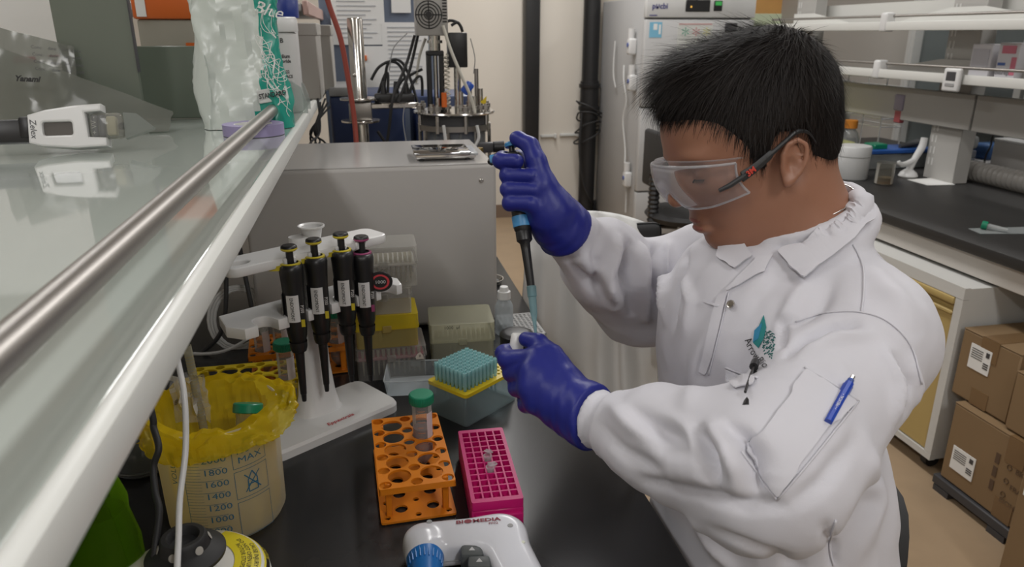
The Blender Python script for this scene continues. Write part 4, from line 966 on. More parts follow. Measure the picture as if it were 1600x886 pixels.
def onbag(me2, ox, oz, rot=0, lift=-.0015):
    V = []
    for v in me2.vertices:
        q = Matrix.Rotation(rot, 2) @ Vector((v.co.x, v.co.y)); h = tr.ray_cast(Vector((ox+q.x, -.3, oz+q.y)), Vector((0, 1, 0))); V.append((h[0]+Vector((0, lift, 0))) if h[0] else Vector((ox+q.x, -.03, oz+q.y)))
    return B().add(V, [tuple(p.vertices) for p in me2.polygons])
sw = B()
for k in range(16):
    pts = []; x0 = br2-.05+random.uniform(0, .012); z0 = H_*random.uniform(.35, .9)
    for j in range(12): 
        pts.append((x0+.0035*j+.006*math.sin(j*1.3+k), z0-.006*j+.012*math.sin(j*.9+k*2)))
    q3 = []
    for x, z in catmull([(x, z, 0) for x, z in pts], 2) and [(p.x, p.y) for p in catmull([(x, z, 0) for x, z in pts], 2)]:
        h = tr.ray_cast(Vector((x, -.3, z)), Vector((0, 1, 0)))
        if h[0]: q3.append(h[0]+Vector((0, -.0008, 0)))
    if len(q3) > 2: sw.tube(q3, .0006, 4)
mk('white_scrollwork', sw, m_paper, t)
mk('script_lettering', onbag(text('Blue', .032, shear=.3), br2-.026, H_*.80, -.25), m_paper, t, ang=0)
mk('name_panel', onbag(text('▬', .001) if False else plate(rrect(-.026, .026, -.012, .012, .002, 2), [], .0001), br2-.030, H_*.235, .14, -.004), mat('panel_grey', (.62, .64, .62), .4), t, ang=0)
mk('name_lettering', onbag(text('STANDARD', .0125, sx=.72, bold=.0003), br2-.030, H_*.235, .14, -.0046), m_ink, t, ang=0)
for v_ in t.children:
    if v_.name.startswith('name_lettering'): v_.location.y -= .0012
# tape roll
q = W(395, 212, z=SZ)
t = thing('tape_roll', 'flat lilac tape roll on the shelf in front of the bag', 'tape', (q[0], q[1]+.02, SZ))
mk('roll', B().lathe([(.033, 0), (.052, 0), (.052, .019), (.033, .019), (.033, 0)], 40), mat('lilac_tape', (.30, .26, .44), .45), t); mk('core', B().lathe([(.031, .0005), (.033, .0005), (.033, .0185), (.031, .0185), (.031, .0005)], 40), m_paper, t)
# white tub with ribbed cap
q = W(457, 150, y=1.80)
t = thing('white_tub', 'tall white plastic tub with a ribbed cap and black printed label', 'tub', (q[0]-.028, 1.80, SZ))
hz = W(455, 52, y=1.80)[2]-SZ
mk('body', B().lathe([(0, .0), (.048, .0), (.050, .003), (.050, hz-.002), (.044, hz+.004)], 40), m_whitep, t)
mk('cap', B().lathe([(.044, hz+.003), (.053, hz+.003), (.054, hz+.006), (.053, hz+.03), (.050, hz+.034), (0, hz+.034)], 60), m_whitep, t)
lt = B()
def on_tub(s_, size, z, a0, bold=0):
    me = text(s_, size, 0, bold=bold); V, F = on_cyl(me, .0504, a0, z); lt.add(V, F)
A0 = math.atan2(-1.8, .1)+.35
for s_, z_, sz in (('B', .150, .014), ('Sodium', .118, .011), ('Chloride', .108, .010), ('Lot 22', .086, .009), ('Reag. ACS', .076, .009)): on_tub(s_, sz, hz*z_/.165, A0, .0003)
for k in range(4): on_tub('description text line', .0042, hz*(.052-.008*k)/.165, A0)
mk('label_lettering', lt, m_ink, t, ang=0)
# blue capped tub on the upper shelf, grey boxes beyond
q = W(445, 20, y=1.95)
t = thing('blue_cap_tub', 'tub with a wide blue cap behind the white ribbed tub', 'tub', (q[0]-.022, 1.97, SZ))
zb = W(445, 28, y=1.97)[2]-SZ
mk('body', B().lathe([(0, 0), (.045, 0), (.047, .003), (.047, zb), (.04, zb+.004)], 32), m_whitep, t); mk('cap', B().lathe([(.04, zb), (.053, zb), (.054, zb+.045), (.05, zb+.05), (0, zb+.05)], 40), mat('royal_blue_cap', (.01, .03, .20), .35), t)
m_gb1 = mat('grey_card', (.36, .34, .31), .6)
for i, (xa, ya, yy_, h1_, lb_) in enumerate(((478, 128, 2.10, 37, 'grey carton on the far shelf beside the white tub'), (500, 122, 2.45, 40, 'second grey carton farther along the shelf'))):
    a, b_ = W(xa, ya, y=yy_), W(xa+18, h1_, y=yy_); t = thing('grey_carton', lb_, 'carton', (b_[0]-.16, yy_, SZ))
    mk('body', B().rbox(0, .155, 0, .22, 0, b_[2]-SZ, .003, 1), m_gb1, t); mk('flap', B().rbox(-.002, .157, -.002, .222, b_[2]-SZ-.03, b_[2]-SZ+.002, .002, 1), m_gb1, t)
for i in range(5):
    q = W(510+i*3, 118-i*4, y=2.75+i*.1); o = thing('white_bottle', ['white bottle with orange cap at the end of the far shelf', 'first white bottle behind the orange-capped one', 'second white bottle behind the orange-capped one', 'third white bottle behind the orange-capped one', 'last white bottle on the far shelf'][i], 'bottle', (-.19-.005*i, 2.72+i*.11, SZ), group='bottles on the far shelf')
    mk('body', B().lathe([(0, 0), (.03, 0), (.032, .003), (.032, .13), (.02, .15), (.014, .155)], 20), m_whitep, o); mk('cap', B().lathe([(.012, .15), (.018, .15), (.018, .18), (0, .18)], 16), mat('orange_lid', (.62, .13, .02), .4) if i == 0 else m_whitep, o)
# red hose hanging from above
o = mk('red_hose', B().tube([W(500, -60, y=1.84), W(512, 0, y=1.84), W(532, 60, y=1.84), W(545, 130, y=1.84), W(554, 190, y=1.84), W(558, 250, y=1.83), (W(559, 300, y=1.83)[0], 1.84, 1.0), (W(559, 300, y=1.83)[0], 1.86, BZ+.01)], .0062, 10, smooth=8), mat('red_rubber', (.26, .045, .03), .45)); tag(o, 'dull red hose hanging beside the steel post behind the instrument', 'hose')
# ================================================================== bench-top reactor behind the instrument
YB = 2.2
def xw(px, py=200, y=YB): return W(px, py, y=y)[0]
def zw(py, px=600, y=YB): return W(px, py, y=y)[2]
t = thing('reactor_stand', 'polished steel post with a square clamp behind the grey instrument', 'stand', (xw(565), YB, BZ))
ph = zw(28)-BZ
mk('post', B().lathe([(0, .012), (.0215, .012), (.0215, ph-.004), (.019, ph), (0, ph)], 28), m_steel, t); mk('foot_plate', B().rbox(-.08, .08, -.08, .08, 0, .012, .003, 1), m_steel, t)
zc = zw(172)-BZ
cl_ = mk('clamp', B().rbox(-.032, .032, -.035, .03, zc-.026, zc+.026, .004, 2), m_steeld, t)
for dz_ in (-.032, .03): mk('clamp_disc', B().lathe([(0, dz_+zc), (.055, dz_+zc), (.056, dz_+zc+.003), (.055, dz_+zc+.006), (0, dz_+zc+.006)], 32), m_steel, cl_)
mk('cross_arm', B().rbox(.03, .17, -.008, .008, zc+.004, zc+.020, .003, 1), m_steel, t); mk('post_screw', B().sphere((-.012, -.021, zc+.10), .006, 10, 8), m_steel, t)
hp_x = xw(710); hz_ = zw(178)
t = thing('reactor_vessel', 'steel reactor head plate crowded with probes, motor and tubing behind the instrument', 'reactor', (hp_x, YB, BZ))
hz_l = hz_-BZ
mk('head_plate', B().lathe([(0, hz_l), (.118, hz_l), (.120, hz_l+.003), (.118, hz_l+.007), (0, hz_l+.007)], 56), m_steel, t)
mk('gasket_ring', B().lathe([(.0, hz_l-.03), (.100, hz_l-.03), (.102, hz_l), (0, hz_l)], 48), m_dark, t)
mk('clamp_ring', B().lathe([(.09, hz_l-.045), (.108, hz_l-.045), (.108, hz_l-.030), (.09, hz_l-.030), (.09, hz_l-.045)], 48), m_steeld, t)
mk('glass_jacket', B().lathe([(.092, hz_l-.045), (.092, .03), (.08, .012), (0, .01)], 40), clear('reactor_glass', (.42, .44, .46), .3, .04), t)
mk('jacket_base', B().lathe([(0, .0), (.10, .0), (.10, .03), (.085, .04)], 40), m_steeld, t)
mk('drain_bar', B().rbox(-.05, .10, -.112, -.092, hz_l-.105, hz_l-.075, .006, 2), m_dark, t); mk('drain_knob', B().cyl((.10, -.10, hz_l-.09), (.13, -.10, hz_l-.09), .016, .018, 16), m_black, t)
for k in range(8):
    a = 2*PI*k/8+.2; cbt = mk('clamp_bolt', B().cyl((.104*math.cos(a), .104*math.sin(a), hz_l-.05), (.104*math.cos(a), .104*math.sin(a), hz_l+.03), .006, n=10), m_steel, t); mk('bolt_nut', B().cyl((.104*math.cos(a), .104*math.sin(a), hz_l+.012), (.104*math.cos(a), .104*math.sin(a), hz_l+.024), .010, n=6), m_steeld, cbt)
    mk('support_rod', B().cyl((.104*math.cos(a+.3), .104*math.sin(a+.3), 0), (.104*math.cos(a+.3), .104*math.sin(a+.3), hz_l-.045), .005, n=8), m_steel, t)
for k, (x, h) in enumerate(((-.07, .03), (-.05, .045), (.02, .06), (.055, .05), (.075, .07), (-.02, .04), (.04, .09))):
    pt = mk('port', B().cyl((x, -.05+.02*(k % 3), hz_l+.006), (x, -.05+.02*(k % 3), hz_l+h), .007, n=12), m_steel, t); mk('port_nut', B().cyl((x, -.05+.02*(k % 3), hz_l+.012), (x, -.05+.02*(k % 3), hz_l+.022), .0115, n=6), m_steeld, pt)
mx_ = xw(683)-hp_x; fz = zw(50)-BZ
mt_ = mk('stirrer_motor', B().rbox(mx_-.052, mx_+.035, -.05, .04, fz-.01, fz+.10, .004, 2), mat('motor_grey', (.34, .33, .31), .4), t)
for r_ in (.012, .02, .028, .036): mk('fan_grille', B().tube([(mx_-.018+r_*math.cos(a), -.0515, fz+.045+r_*math.sin(a)) for a in np.linspace(0, 2*PI, 28, False)], .0014, 6, closed=True), m_black, mt_)
mk('fan_cross', B().box(mx_-.056+.002, mx_+.018, -.0515, -.049, fz+.0435, fz+.0465).box(mx_-.0195, mx_-.0165, -.0515, -.049, fz+.009, fz+.081), m_black, mt_)
mk('fan_hub', B().cyl((mx_-.018, -.0525, fz+.045), (mx_-.018, -.048, fz+.045), .009, n=16), m_black, mt_)
for k in range(9): mk('cooling_slot', B().box(mx_+.020, mx_+.032, -.0508, -.049, fz+.025+k*.008, fz+.029+k*.008), m_black, mt_)
nk_ = mk('motor_neck', B().cyl((mx_, -.01, fz-.05), (mx_, -.01, fz-.008), .016, n=20).cyl((mx_, -.01, fz-.03), (mx_, -.01, fz-.022), .022, n=20), m_steel, t)
zy = fz-.05
mk('lantern_yoke', B().rbox(mx_-.026, mx_-.012, -.022, .002, hz_l+.006, zy, .003, 1).rbox(mx_+.010, mx_+.024, -.022, .002, hz_l+.006, zy, .003, 1).rbox(mx_-.026, mx_+.024, -.024, .004, zy-.014, zy, .003, 1), m_black, t)
mk('stirrer_shaft', B().cyl((mx_, -.01, hz_l), (mx_, -.01, zy), .006, n=12), m_steel, t)
sp = [(mx_+.031+.008*math.cos(k*1.1), -.02+.008*math.sin(k*1.1), hz_l+.02+(zy-hz_l-.03)*k/70) for k in range(71)]
mk('ribbed_tube', B().tube(sp, .0022, 6), mat('ivory_tube', (.55, .52, .44), .5), t)
bx_ = xw(716)-hp_x; bz_ = zw(80)-BZ
sb_ = mk('sensor_box', B().rbox(bx_-.026, bx_+.028, -.03, .02, bz_-.045, bz_+.05, .003, 2), m_black, t); mk('sensor_stem', B().cyl((bx_, -.005, hz_l), (bx_, -.005, bz_-.044), .010, n=14), m_steel, sb_)
mk('condenser', B().cyl((xw(744)-hp_x, -.02, hz_l+.006), (xw(744)-hp_x, -.02, zw(108)-BZ), .006, n=12), m_steeld, t)
mk('blue_valve', B().rbox(-.012, .012, -.014, .014, -.018, .018, .005, 2), mat('blue_valve_plastic', (.02, .08, .42), .35), t, loc=(xw(727)-hp_x, -.06, zw(137)-BZ), rot=(0, .7, 0))
mk('orange_fitting', B().cyl((xw(693)-hp_x, -.04, hz_l+.02), (xw(693)-hp_x, -.04, hz_l+.06), .008, n=10), mat('orange_lid', (.62, .13, .02), .4), t)
mk('yellow_tag', B().add([(xw(747)-hp_x, -.05, zw(160)-BZ), (xw(757)-hp_x, -.05, zw(150)-BZ), (xw(755)-hp_x, -.05, zw(165)-BZ)], [(0, 1, 2)]), m_yel, t)
def lead(name, pts, r, m, y=YB, smooth=6):
    return mk(name, B().tube([(W(px, py, y=y+dy)[0]-hp_x, y+dy-YB, W(px, py, y=y+dy)[2]-BZ) for px, py, dy in pts], r, 8, smooth=smooth), m, t)
lead('drain_tube', [(692, 40, -.06), (705, 80, -.07), (722, 120, -.08), (735, 150, -.08), (742, 175, -.07)], .0045, mat('milky_tube', (.56, .54, .48), .3))
lead('milky_leg', [(693, 196, -.13), (697, 225, -.13)], .0045, m_whitep); lead('milky_leg', [(745, 196, -.12), (748, 215, -.12), (740, 232, -.12)], .0045, m_whitep)
cab = [[(648, 55, 0), (635, 100, .0), (615, 150, -.05), (608, 200, -.05), (602, 240, -.05)], [(653, 55, .02), (640, 110, 0), (622, 160, -.04)], [(600, 145, .05), (606, 100, .05), (625, 95, .05), (640, 120, .05), (652, 160, .03)],
       [(580, 125, .05), (592, 105, .05), (612, 96, .05), (628, 108, .05), (640, 150, .03)], [(590, 150, .08), (600, 120, .08), (606, 115, .08), (606, 150, .07)], [(660, 108, .05), (640, 118, .05), (625, 130, .05), (615, 160, .05)],
       [(705, 40, .0), (715, 35, .0), (722, 45, .0)], [(690, 50, .02), (700, 33, .02), (716, 36, .02), (723, 50, .02)], [(590, 205, -.02), (600, 220, -.02), (608, 235, -.02)], [(660, 150, .05), (658, 120, .05), (645, 130, .04), (638, 160, .03)]]
for c_ in cab: lead('black_cable', c_, .0042, m_blacksoft)
lead('thin_wire', [(636, 52, 0), (615, 75, .0), (608, 110, .0)], .0016, m_grey); lead('thin_wire', [(632, 165, -.1), (630, 190, -.1), (636, 230, -.1)], .0014, m_grey); lead('thin_wire', [(735, 60, 0), (742, 90, 0), (740, 115, 0)], .0014, m_grey)
lead('milky_tube', [(665, 60, .05), (655, 90, .05), (650, 130, .05)], .004, mat('milky_tube', (.56, .54, .48), .3))
pw = mk('power_strip', B().rbox(xw(588)-hp_x, xw(650)-hp_x, .0, .05, zw(165)-BZ, zw(147)-BZ, .006, 2), m_black, t)
for px_2 in (603, 622, 638): mk('plug', B().cyl((xw(px_2)-hp_x, .02, zw(148)-BZ), (xw(px_2)-hp_x, .02, zw(128)-BZ), .010, .005, 10), m_black, pw)
# dark blue cabinets behind
m_navyc = mat('navy_cabinet', (.018, .035, .105), .4)
xb0, xb1 = W(518, 200, y=2.45)[0], W(662, 200, y=2.45)[0]
t = thing('chiller_unit', 'dark blue bench-top chiller behind the steel post', 'chiller', (xb0, 2.45, BZ))
mk('cabinet', B().rbox(0, (xb1-xb0)*.80, 0, .4, 0, W(530, 150, y=2.45)[2]-BZ, .012, 3), m_navyc, t); mk('top_lid', B().rbox(.0, .12, -.004, .3, W(530, 150, y=2.45)[2]-BZ-.002, W(530, 136, y=2.45)[2]-BZ, .006, 2), m_grey, t)
xc0 = W(640, 200, y=2.5)[0]
t = thing('pump_cabinet', 'dark blue cabinet behind the reactor vessel', 'cabinet', (xc0+.02, 2.5, BZ))
mk('cabinet', B().rbox(0, .20, 0, .3, 0, W(660, 150, y=2.5)[2]-BZ, .01, 2), m_navyc, t); mk('knob', B().cyl((.03, 0, .18), (.03, -.02, .18), .016, n=14), m_black, t)
# notices on a panel beyond the reactor
ya = 3.0
t = thing('notice_board', 'grey partition with white printed notices behind the reactor', 'notice board', (W(505, 100, y=ya)[0], ya, BZ))
x1_ = W(700, 100, y=ya)[0]-W(505, 100, y=ya)[0]
mk('panel', B().rbox(0, x1_*.92, 0, .02, 0, .78, .003, 1), mat('panel_slate', (.13, .16, .22), .6), t)
for i, (xa, ya_, xb, yb_) in enumerate(((520, -20, 598, 70), (602, 35, 668, 150), (555, 72, 600, 140), (612, -30, 640, 20))):
    a, b_ = W(xa, yb_, y=ya-.004), W(xb, ya_, y=ya-.004); ox = t.location.x
    n_ = mk('notice_sheet', B().box(a[0]-ox, b_[0]-ox, -.006-.001*i, -.003-.001*i, a[2]-BZ, b_[2]-BZ), m_paper, t)
    ln = B(); w_ = b_[0]-a[0]; hh = b_[2]-a[2]
    if i < 2:
        for k in range(int(hh/.016)-1): ln.box(a[0]-ox+w_*.12, a[0]-ox+w_*(.85-.1*(k % 3)), -.0075-.001*i, -.006-.001*i, b_[2]-BZ-.02-k*.016, b_[2]-BZ-.016-k*.016)
        mk('print_lines', ln, mat('faint_print', (.45, .46, .48), .7), n_)
mk('orange_clip', B().rbox(.155, .165, -.02, .0, .50, .52, .002, 1), mat('orange_lid', (.62, .13, .02), .4), t)
# clutter of leads under the far shelf, and cloth-white sleeve hanging there
cb2 = B()
for k in range(6):
    a = W(490+4*k, 190+6*(k % 3), y=2.0); cb2.tube([a+np.array([.01, .1, .05]), W(500-3*k, 205, y=2.05), W(486+7*((k*5) % 4), 222, y=2.0+.03*k), W(478+9*((k*3) % 5), 240, y=1.98), (a[0]+.03*((k*7) % 5)-.05, 1.95, 1.0), (a[0]+.02*k, 1.95, BZ+.004)], .0028, 6, smooth=5)
o = mk('lead_bundle', cb2, m_blacksoft); tag(o, 'bundle of black leads under the far shelf left of the blue chiller', 'leads')
# ================================================================== chair with a spare lab coat, beyond the person
t = thing('task_chair', 'black wheeled chair with a spare white coat over its back', 'chair', (.55, 1.92, 0))
mk('seat', B().rbox(-.22, .22, -.22, .22, .44, .49, .02, 3), m_blacksoft, t); mk('backrest', B().rbox(-.17, .17, -.245, -.215, .58, .90, .02, 3), m_blacksoft, t); mk('back_bar', B().rbox(-.03, .03, -.26, -.235, .42, .62, .006, 1), m_black, t)
mk('gas_column', B().cyl((0, 0, .1), (0, 0, .44), .025, n=14), m_steeld, t)
for k in range(5):
    a = 2*PI*k/5; l_ = mk('base_arm', B().tube([(0, 0, .11), (.26*math.cos(a), .26*math.sin(a), .07)], [.02, .013], 8), m_black, t); mk('castor', B().cyl((.26*math.cos(a)-.012, .26*math.sin(a), .028), (.26*math.cos(a)+.012, .26*math.sin(a), .028), .028, n=12), m_black, l_)
m_coat2 = mat('spare_coat_cotton', (.58, .58, .57), .85)
t = thing('spare_lab_coat', 'spare white lab coat draped over the black chair back', 'lab coat', (.55, 1.64, .0))
rows = []
for i in range(64):
    u = i/63; x = -.215+.40*u; r = []
    for j in range(30):
        v = j/29; z = .93-.55*v; fold = .022*math.sin(u*26+1.2*math.sin(u*9))*(.25+.75*v)+.012*noise.noise(Vector((u*9, v*3, 2)))
        top = max(0, 1-v*8); zz = z-.05*(abs(u-.45)*1.6)**2*(1-v); r.append((x*(1-.12*(1-v))-.03*(1-v)*u, -.0+fold+.05*top+.0, zz))
    r = [(r[0][0], .09, r[0][2]-.02), (r[0][0], .06, r[0][2]+.006)]+r; rows.append(r)
ob = mk('cloth', B().grid(rows), m_coat2, t, ang=180); md = ob.modifiers.new('thickness', 'SOLIDIFY'); md.thickness = .003
sl = B(); rows = []
for i in range(20):
    v = i/19; cx, cy, cz = .165+.02*v, -.03, .84-.24*v; r_ = .052-.012*v
    rows.append([(cx+r_*(1+.12*math.sin(3*a+6*v))*math.cos(a), cy+r_*.55*math.sin(a), cz) for a in np.linspace(0, 2*PI, 25)])
mk('sleeve', B().grid(rows), m_coat2, t, ang=180); mk('knit_cuff', B().grid([[(.185+(.036+.0012*(k % 2))*math.cos(a), -.03+.022*math.sin(a), .60-.045*v) for k, a in enumerate(np.linspace(0, 2*PI, 41))] for v in (0, .3, .6, 1)]), m_coat2, t)
q = W(812, 442, z=.49)
nb_ = B()
for k in range(7): nb_.tube([(.40+.055*math.cos(a)+.004*k, 1.86+.055*math.sin(a), .497+.004*math.sin(3*a+k)+.003*k) for a in np.linspace(0, 2*PI, 24, False)], .0035, 6, closed=True)
o = mk('grey_hose_coil', nb_, mat('blue_grey_hose', (.16, .22, .27), .4)); tag(o, 'coil of blue-grey hose on the seat of the black wheeled chair', 'hose')
# swivel chair far back by the fridge
t = thing('swivel_chair', 'black swivel chair with a ribbed stem in front of the fridge', 'chair', (W(1075, 330, y=3.6)[0], 3.62, 0))
zs = W(1060, 330, y=3.6)[2]
mk('seat', B().lathe([(0, zs-.05), (.20, zs-.05), (.225, zs-.02), (.21, zs), (.1, zs+.012), (0, zs+.012)], 32), m_blacksoft, t); mk('backrest', B().rbox(-.20, -.16, -.18, .18, zs+.12, zs+.42, .018, 3), m_blacksoft, t)
rb2 = [(.026+(.006 if k % 2 else 0), zs-.10+k*.012) for k in range(26)]
mk('ribbed_stem', B().lathe(rb2, 16, (-.20, -.02, 0)), m_black, t); mk('back_arm', B().tube([(-.2, 0, zs+.2), (-.2, 0, zs-.08), (-.05, 0, zs-.09)], .016, 8), m_black, t); mk('gas_column', B().cyl((0, 0, .1), (0, 0, zs-.05), .026, n=14), m_black, t)
for k in range(5):
    a = 2*PI*k/5+.5; l_ = mk('base_arm', B().tube([(0, 0, .11), (.27*math.cos(a), .27*math.sin(a), .07)], [.02, .014], 8), m_black, t); mk('castor', B().cyl((.27*math.cos(a)-.012, .27*math.sin(a), .028), (.27*math.cos(a)+.012, .27*math.sin(a), .028), .028, n=12), m_black, l_)
# ================================================================== things on the window-side bench
t = thing('white_jar', 'squat white jar with a screw lid on the window-side bench', 'jar', (*W(1340, 281, z=.75)[:2], .75))
t.location.y += .05
mk('body', B().lathe([(0, 0), (.064, 0), (.067, .004), (.067, .094), (.062, .097)], 40), mat('jar_white', (.62, .63, .63), .4), t); mk('lid', B().lathe([(.062, .096), (.069, .098), (.0695, .136), (.066, .141), (0, .142)], 40), mat('jar_lid_white', (.60, .61, .61), .4), t)
def bottle(label, px, py, r, h, m, mc, nr=.4, dz=0, cat='bottle', name='reagent_bottle', dy=.0):
    q = W(px, py, z=.75); t = thing(name, label, cat, (q[0], q[1]+dy, .75))
    mk('body', B().lathe([(0, .001), (r*.92, .001), (r, .006), (r, h*.62), (r*.8, h*.74), (r*nr, h*.80), (r*nr, h*.86)], 28), m, t); mk('cap', B().lathe([(r*nr, h*.83), (r*(nr+.12), h*.83), (r*(nr+.12), h*.99), (r*nr, h), (0, h)], 24), mc, t); return t
m_gls = clear('clear_glass', (.62, .64, .63), .22, .04)
bottle('clear bottle with an orange cap behind the white jar', 1345, 268, .045, .22, m_gls, mat('orange_cap', (.55, .20, .02), .4), .55, dy=.12)
bottle('small white bottle beside the neck of the person', 1292, 278, .030, .10, m_whitep, m_whitep, .5, dy=.02); bottle('second small white bottle behind the person, slightly farther', 1300, 270, .030, .10, m_whitep, m_whitep, .5, name='reagent_bottle', dy=.16)
t = thing('glass_beaker', 'empty glass beaker in front of the white jar', 'beaker', (*W(1380, 288, z=.75)[:2], .75))
mk('wall', B().lathe([(0, .002), (.032, .002), (.036, .006), (.036, .088), (.039, .092)], 32), clear('beaker_glass', (.62, .60, .54), .08, .03), t); mk('liquid', B().lathe([(0, .004), (.034, .004), (.034, .03), (0, .03)], 28), clear('tea_liquid', (.50, .38, .22), .15, .05), t)
q = W(1305, 232, y=3.2); 
t = thing('yellow_tray', 'shallow yellow tray behind the white jar', 'tray', (q[0], 3.37, .75))
mk('stand', B().rbox(-.10, .14, -.08, .08, 0, q[2]-.75-.03, .01, 2), mat('pale_yellow_block', (.55, .52, .12), .5), t); mk('tray', B().lathe([(0, q[2]-.78), (.15, q[2]-.78), (.19, q[2]-.74), (.18, q[2]-.74), (.14, q[2]-.772), (0, q[2]-.772)], 36), mat('lemon_plastic', (.62, .60, .10), .4), t)
q = W(1400, 236, y=3.0)
t = thing('blue_rack_tray', 'blue tray of dark tubes behind the glass beaker', 'tray', (q[0]-.16, 3.0, .75))
hq = q[2]-.75
mk('stand', B().rbox(0, .36, 0, .14, 0, hq-.012, .004, 1), clear('grey_clear_box', (.40, .42, .42), .5, .2), t); mk('tray', B().rbox(-.01, .37, -.01, .15, hq-.012, hq+.008, .004, 1), mat('blue_tray_plastic', (.02, .09, .34), .4), t)
for k in range(5): mk('dark_tube', B().cyl((.20+.015*k, .03+.01*k, hq+.016), (.34, .04+.012*k, hq+.03), .010, n=10), m_dark, t)
mk('green_block', B().rbox(.06, .13, .02, .10, hq+.006, hq+.03, .004, 1), m_green, t)
# white bench-top holder
q = W(1420, 278, z=.75)
t = thing('pipette_cradle', 'white angled plastic holder on the bench beside the glass beaker', 'holder', (q[0]+.01, q[1]+.02, .75))
mk('base', B().lathe([(0, 0), (.036, 0), (.04, .006), (.034, .02), (.016, .035), (0, .04)], 28), m_whitep, t)
mk('arm', B().tube([(0, 0, .03), (.02, .0, .08), (.045, 0, .13), (.05, 0, .17)], [.014, .014, .016, .014], 10, smooth=5), m_whitep, t); mk('side_arm', B().tube([(.02, 0, .075), (-.03, -.01, .06), (-.065, -.02, .062), (-.075, -.02, .075)], [.013, .012, .010, .007], 10, smooth=5), m_whitep, t)
t = thing('wire_rack', 'white wire rack standing at the back of the window-side bench', 'rack', (2.50, 3.25, .75))
wr_ = B()
for x in (0, .12):
    for y in (0, .30): wr_.cyl((x, y, 0), (x, y, .40), .004, n=6)
for z in (.02, .16, .20, .35, .395):
    wr_.cyl((0, 0, z), (0, .3, z), .003, n=6).cyl((.12, 0, z), (.12, .3, z), .003, n=6).cyl((0, 0, z), (.12, 0, z), .003, n=6).cyl((0, .3, z), (.12, .3, z), .003, n=6)
mk('frame', wr_, m_whitep, t)
t = thing('white_board', 'plain pale panel leaning behind the bench next to the person', 'panel', (2.55, 3.60, .75))
mk('panel', B().rbox(0, .02, -.0, .42, 0, .36, .003, 1), mat('pale_panel', (.40, .42, .43), .45), t); mk('edge', B().rbox(-.002, .022, -.004, .0, 0, .36, .001, 1), m_alu, t)
# right of the upright
q = W(1572, 272, z=.75); wx = 2.62
t = thing('white_equipment_box', 'plain white equipment box at the right of the window-side bench', 'box', (wx, 2.24, .75), 0)
zt = W(1545, 217, x=wx)[2]-.75
mk('housing', B().rbox(0, .34, 0, .44, 0, zt, .006, 2), mat('box_enamel', (.50, .49, .48), .45), t); mk('lid', B().rbox(-.002, .342, -.002, .442, zt-.004, zt+.008, .003, 1), mat('box_lid_enamel', (.62, .62, .62), .4), t)
o = mk('thin_black_lead', B().tube([W(1565, 172, x=2.44), W(1560, 195, x=2.44), W(1550, 215, x=2.46), W(1548, 228, x=2.52), W(1540, 245, x=2.58), (2.58, W(1536, 268, x=2.58)[1], .755)], .004, 6, smooth=6), m_blacksoft); tag(o, 'thin black lead hanging down in front of the white equipment box', 'lead')
q0, q1 = W(1487, 274, z=.75), W(1640, 312, z=.75)
t = thing('bubble_wrap_roll', 'long roll of clear bubble wrap lying along the bench', 'roll', (q0[0]-.01, q0[1]+.03, .75))
dv_ = Vector((q1[0]-q0[0], q1[1]-q0[1], 0)); 
rows = []
Ld = dv_.length; ud = dv_.normalized(); vd = Vector((-ud.y, ud.x, 0))
for i in range(60):
    s_ = i/59; r = []
    for k in range(25):
        a = 2*PI*k/24; rr2 = .040+.003*math.sin(k*6+i*2.1)*(1 if 0 < i < 59 else 0); r.append(tuple(ud*(Ld*s_)+vd*(rr2*math.cos(a))+Vector((0, 0, .044+rr2*math.sin(a)))))
    rows.append(r)
mk('film', B().grid(rows), clear('bubble_film', (.52, .50, .47), .55, .15, .3), t, ang=25)
mk('inner_core', B().cyl(tuple(Vector((0, 0, .044))), tuple(ud*Ld+Vector((0, 0, .044))), .022, n=16), clear('bubble_core', (.50, .48, .45), .5, .3), t)
q = W(1440, 287, z=.75); pp = [W(1418, 281, z=.7512), W(1450, 290, z=.7512), W(1492, 289, z=.7512), W(1470, 278, z=.7512)]
o = mk('folded_sheet', B().add([tuple(p) for p in pp]+[tuple(np.array(p)+[0, 0, .002]) for p in pp], [(0, 1, 2, 3), (7, 6, 5, 4), (0, 4, 5, 1), (1, 5, 6, 2), (2, 6, 7, 3), (3, 7, 4, 0)]), m_paper); tag(o, 'white sheet of paper lying on the bench by the upright', 'paper')
# blue jar, stacked trays by the upright
q = W(1523, 262, y=2.62)
t = thing('blue_bottle_pack', 'blue plastic pack behind the bubble wrap roll', 'pack', (2.72, 2.80, .75)); hq = W(1523, 222, x=2.72)[2]-.75
mk('body', B().rbox(0, .12, 0, .10, .06, hq, .02, 3), clear('blue_pack', (.08, .18, .42), .7, .2), t); mk('base', B().rbox(-.01, .13, -.01, .11, 0, .06, .006, 1), m_whitep, t)
t = thing('tray_stack', 'low stack of grey trays in a clear bag beside the upright', 'trays', (2.59, 2.84, .75))
for k in range(3): mk('tray', B().rbox(-.03, .09, -.02, .10, .001+k*.036, .033+k*.036, .004, 1), mat('slate_tray', (.16, .17, .20), .5), t)
mk('bag', B().rbox(-.035, .095, -.025, .105, .109, .17, .02, 3), clear('clear_bag', (.55, .56, .55), .4, .1), t)
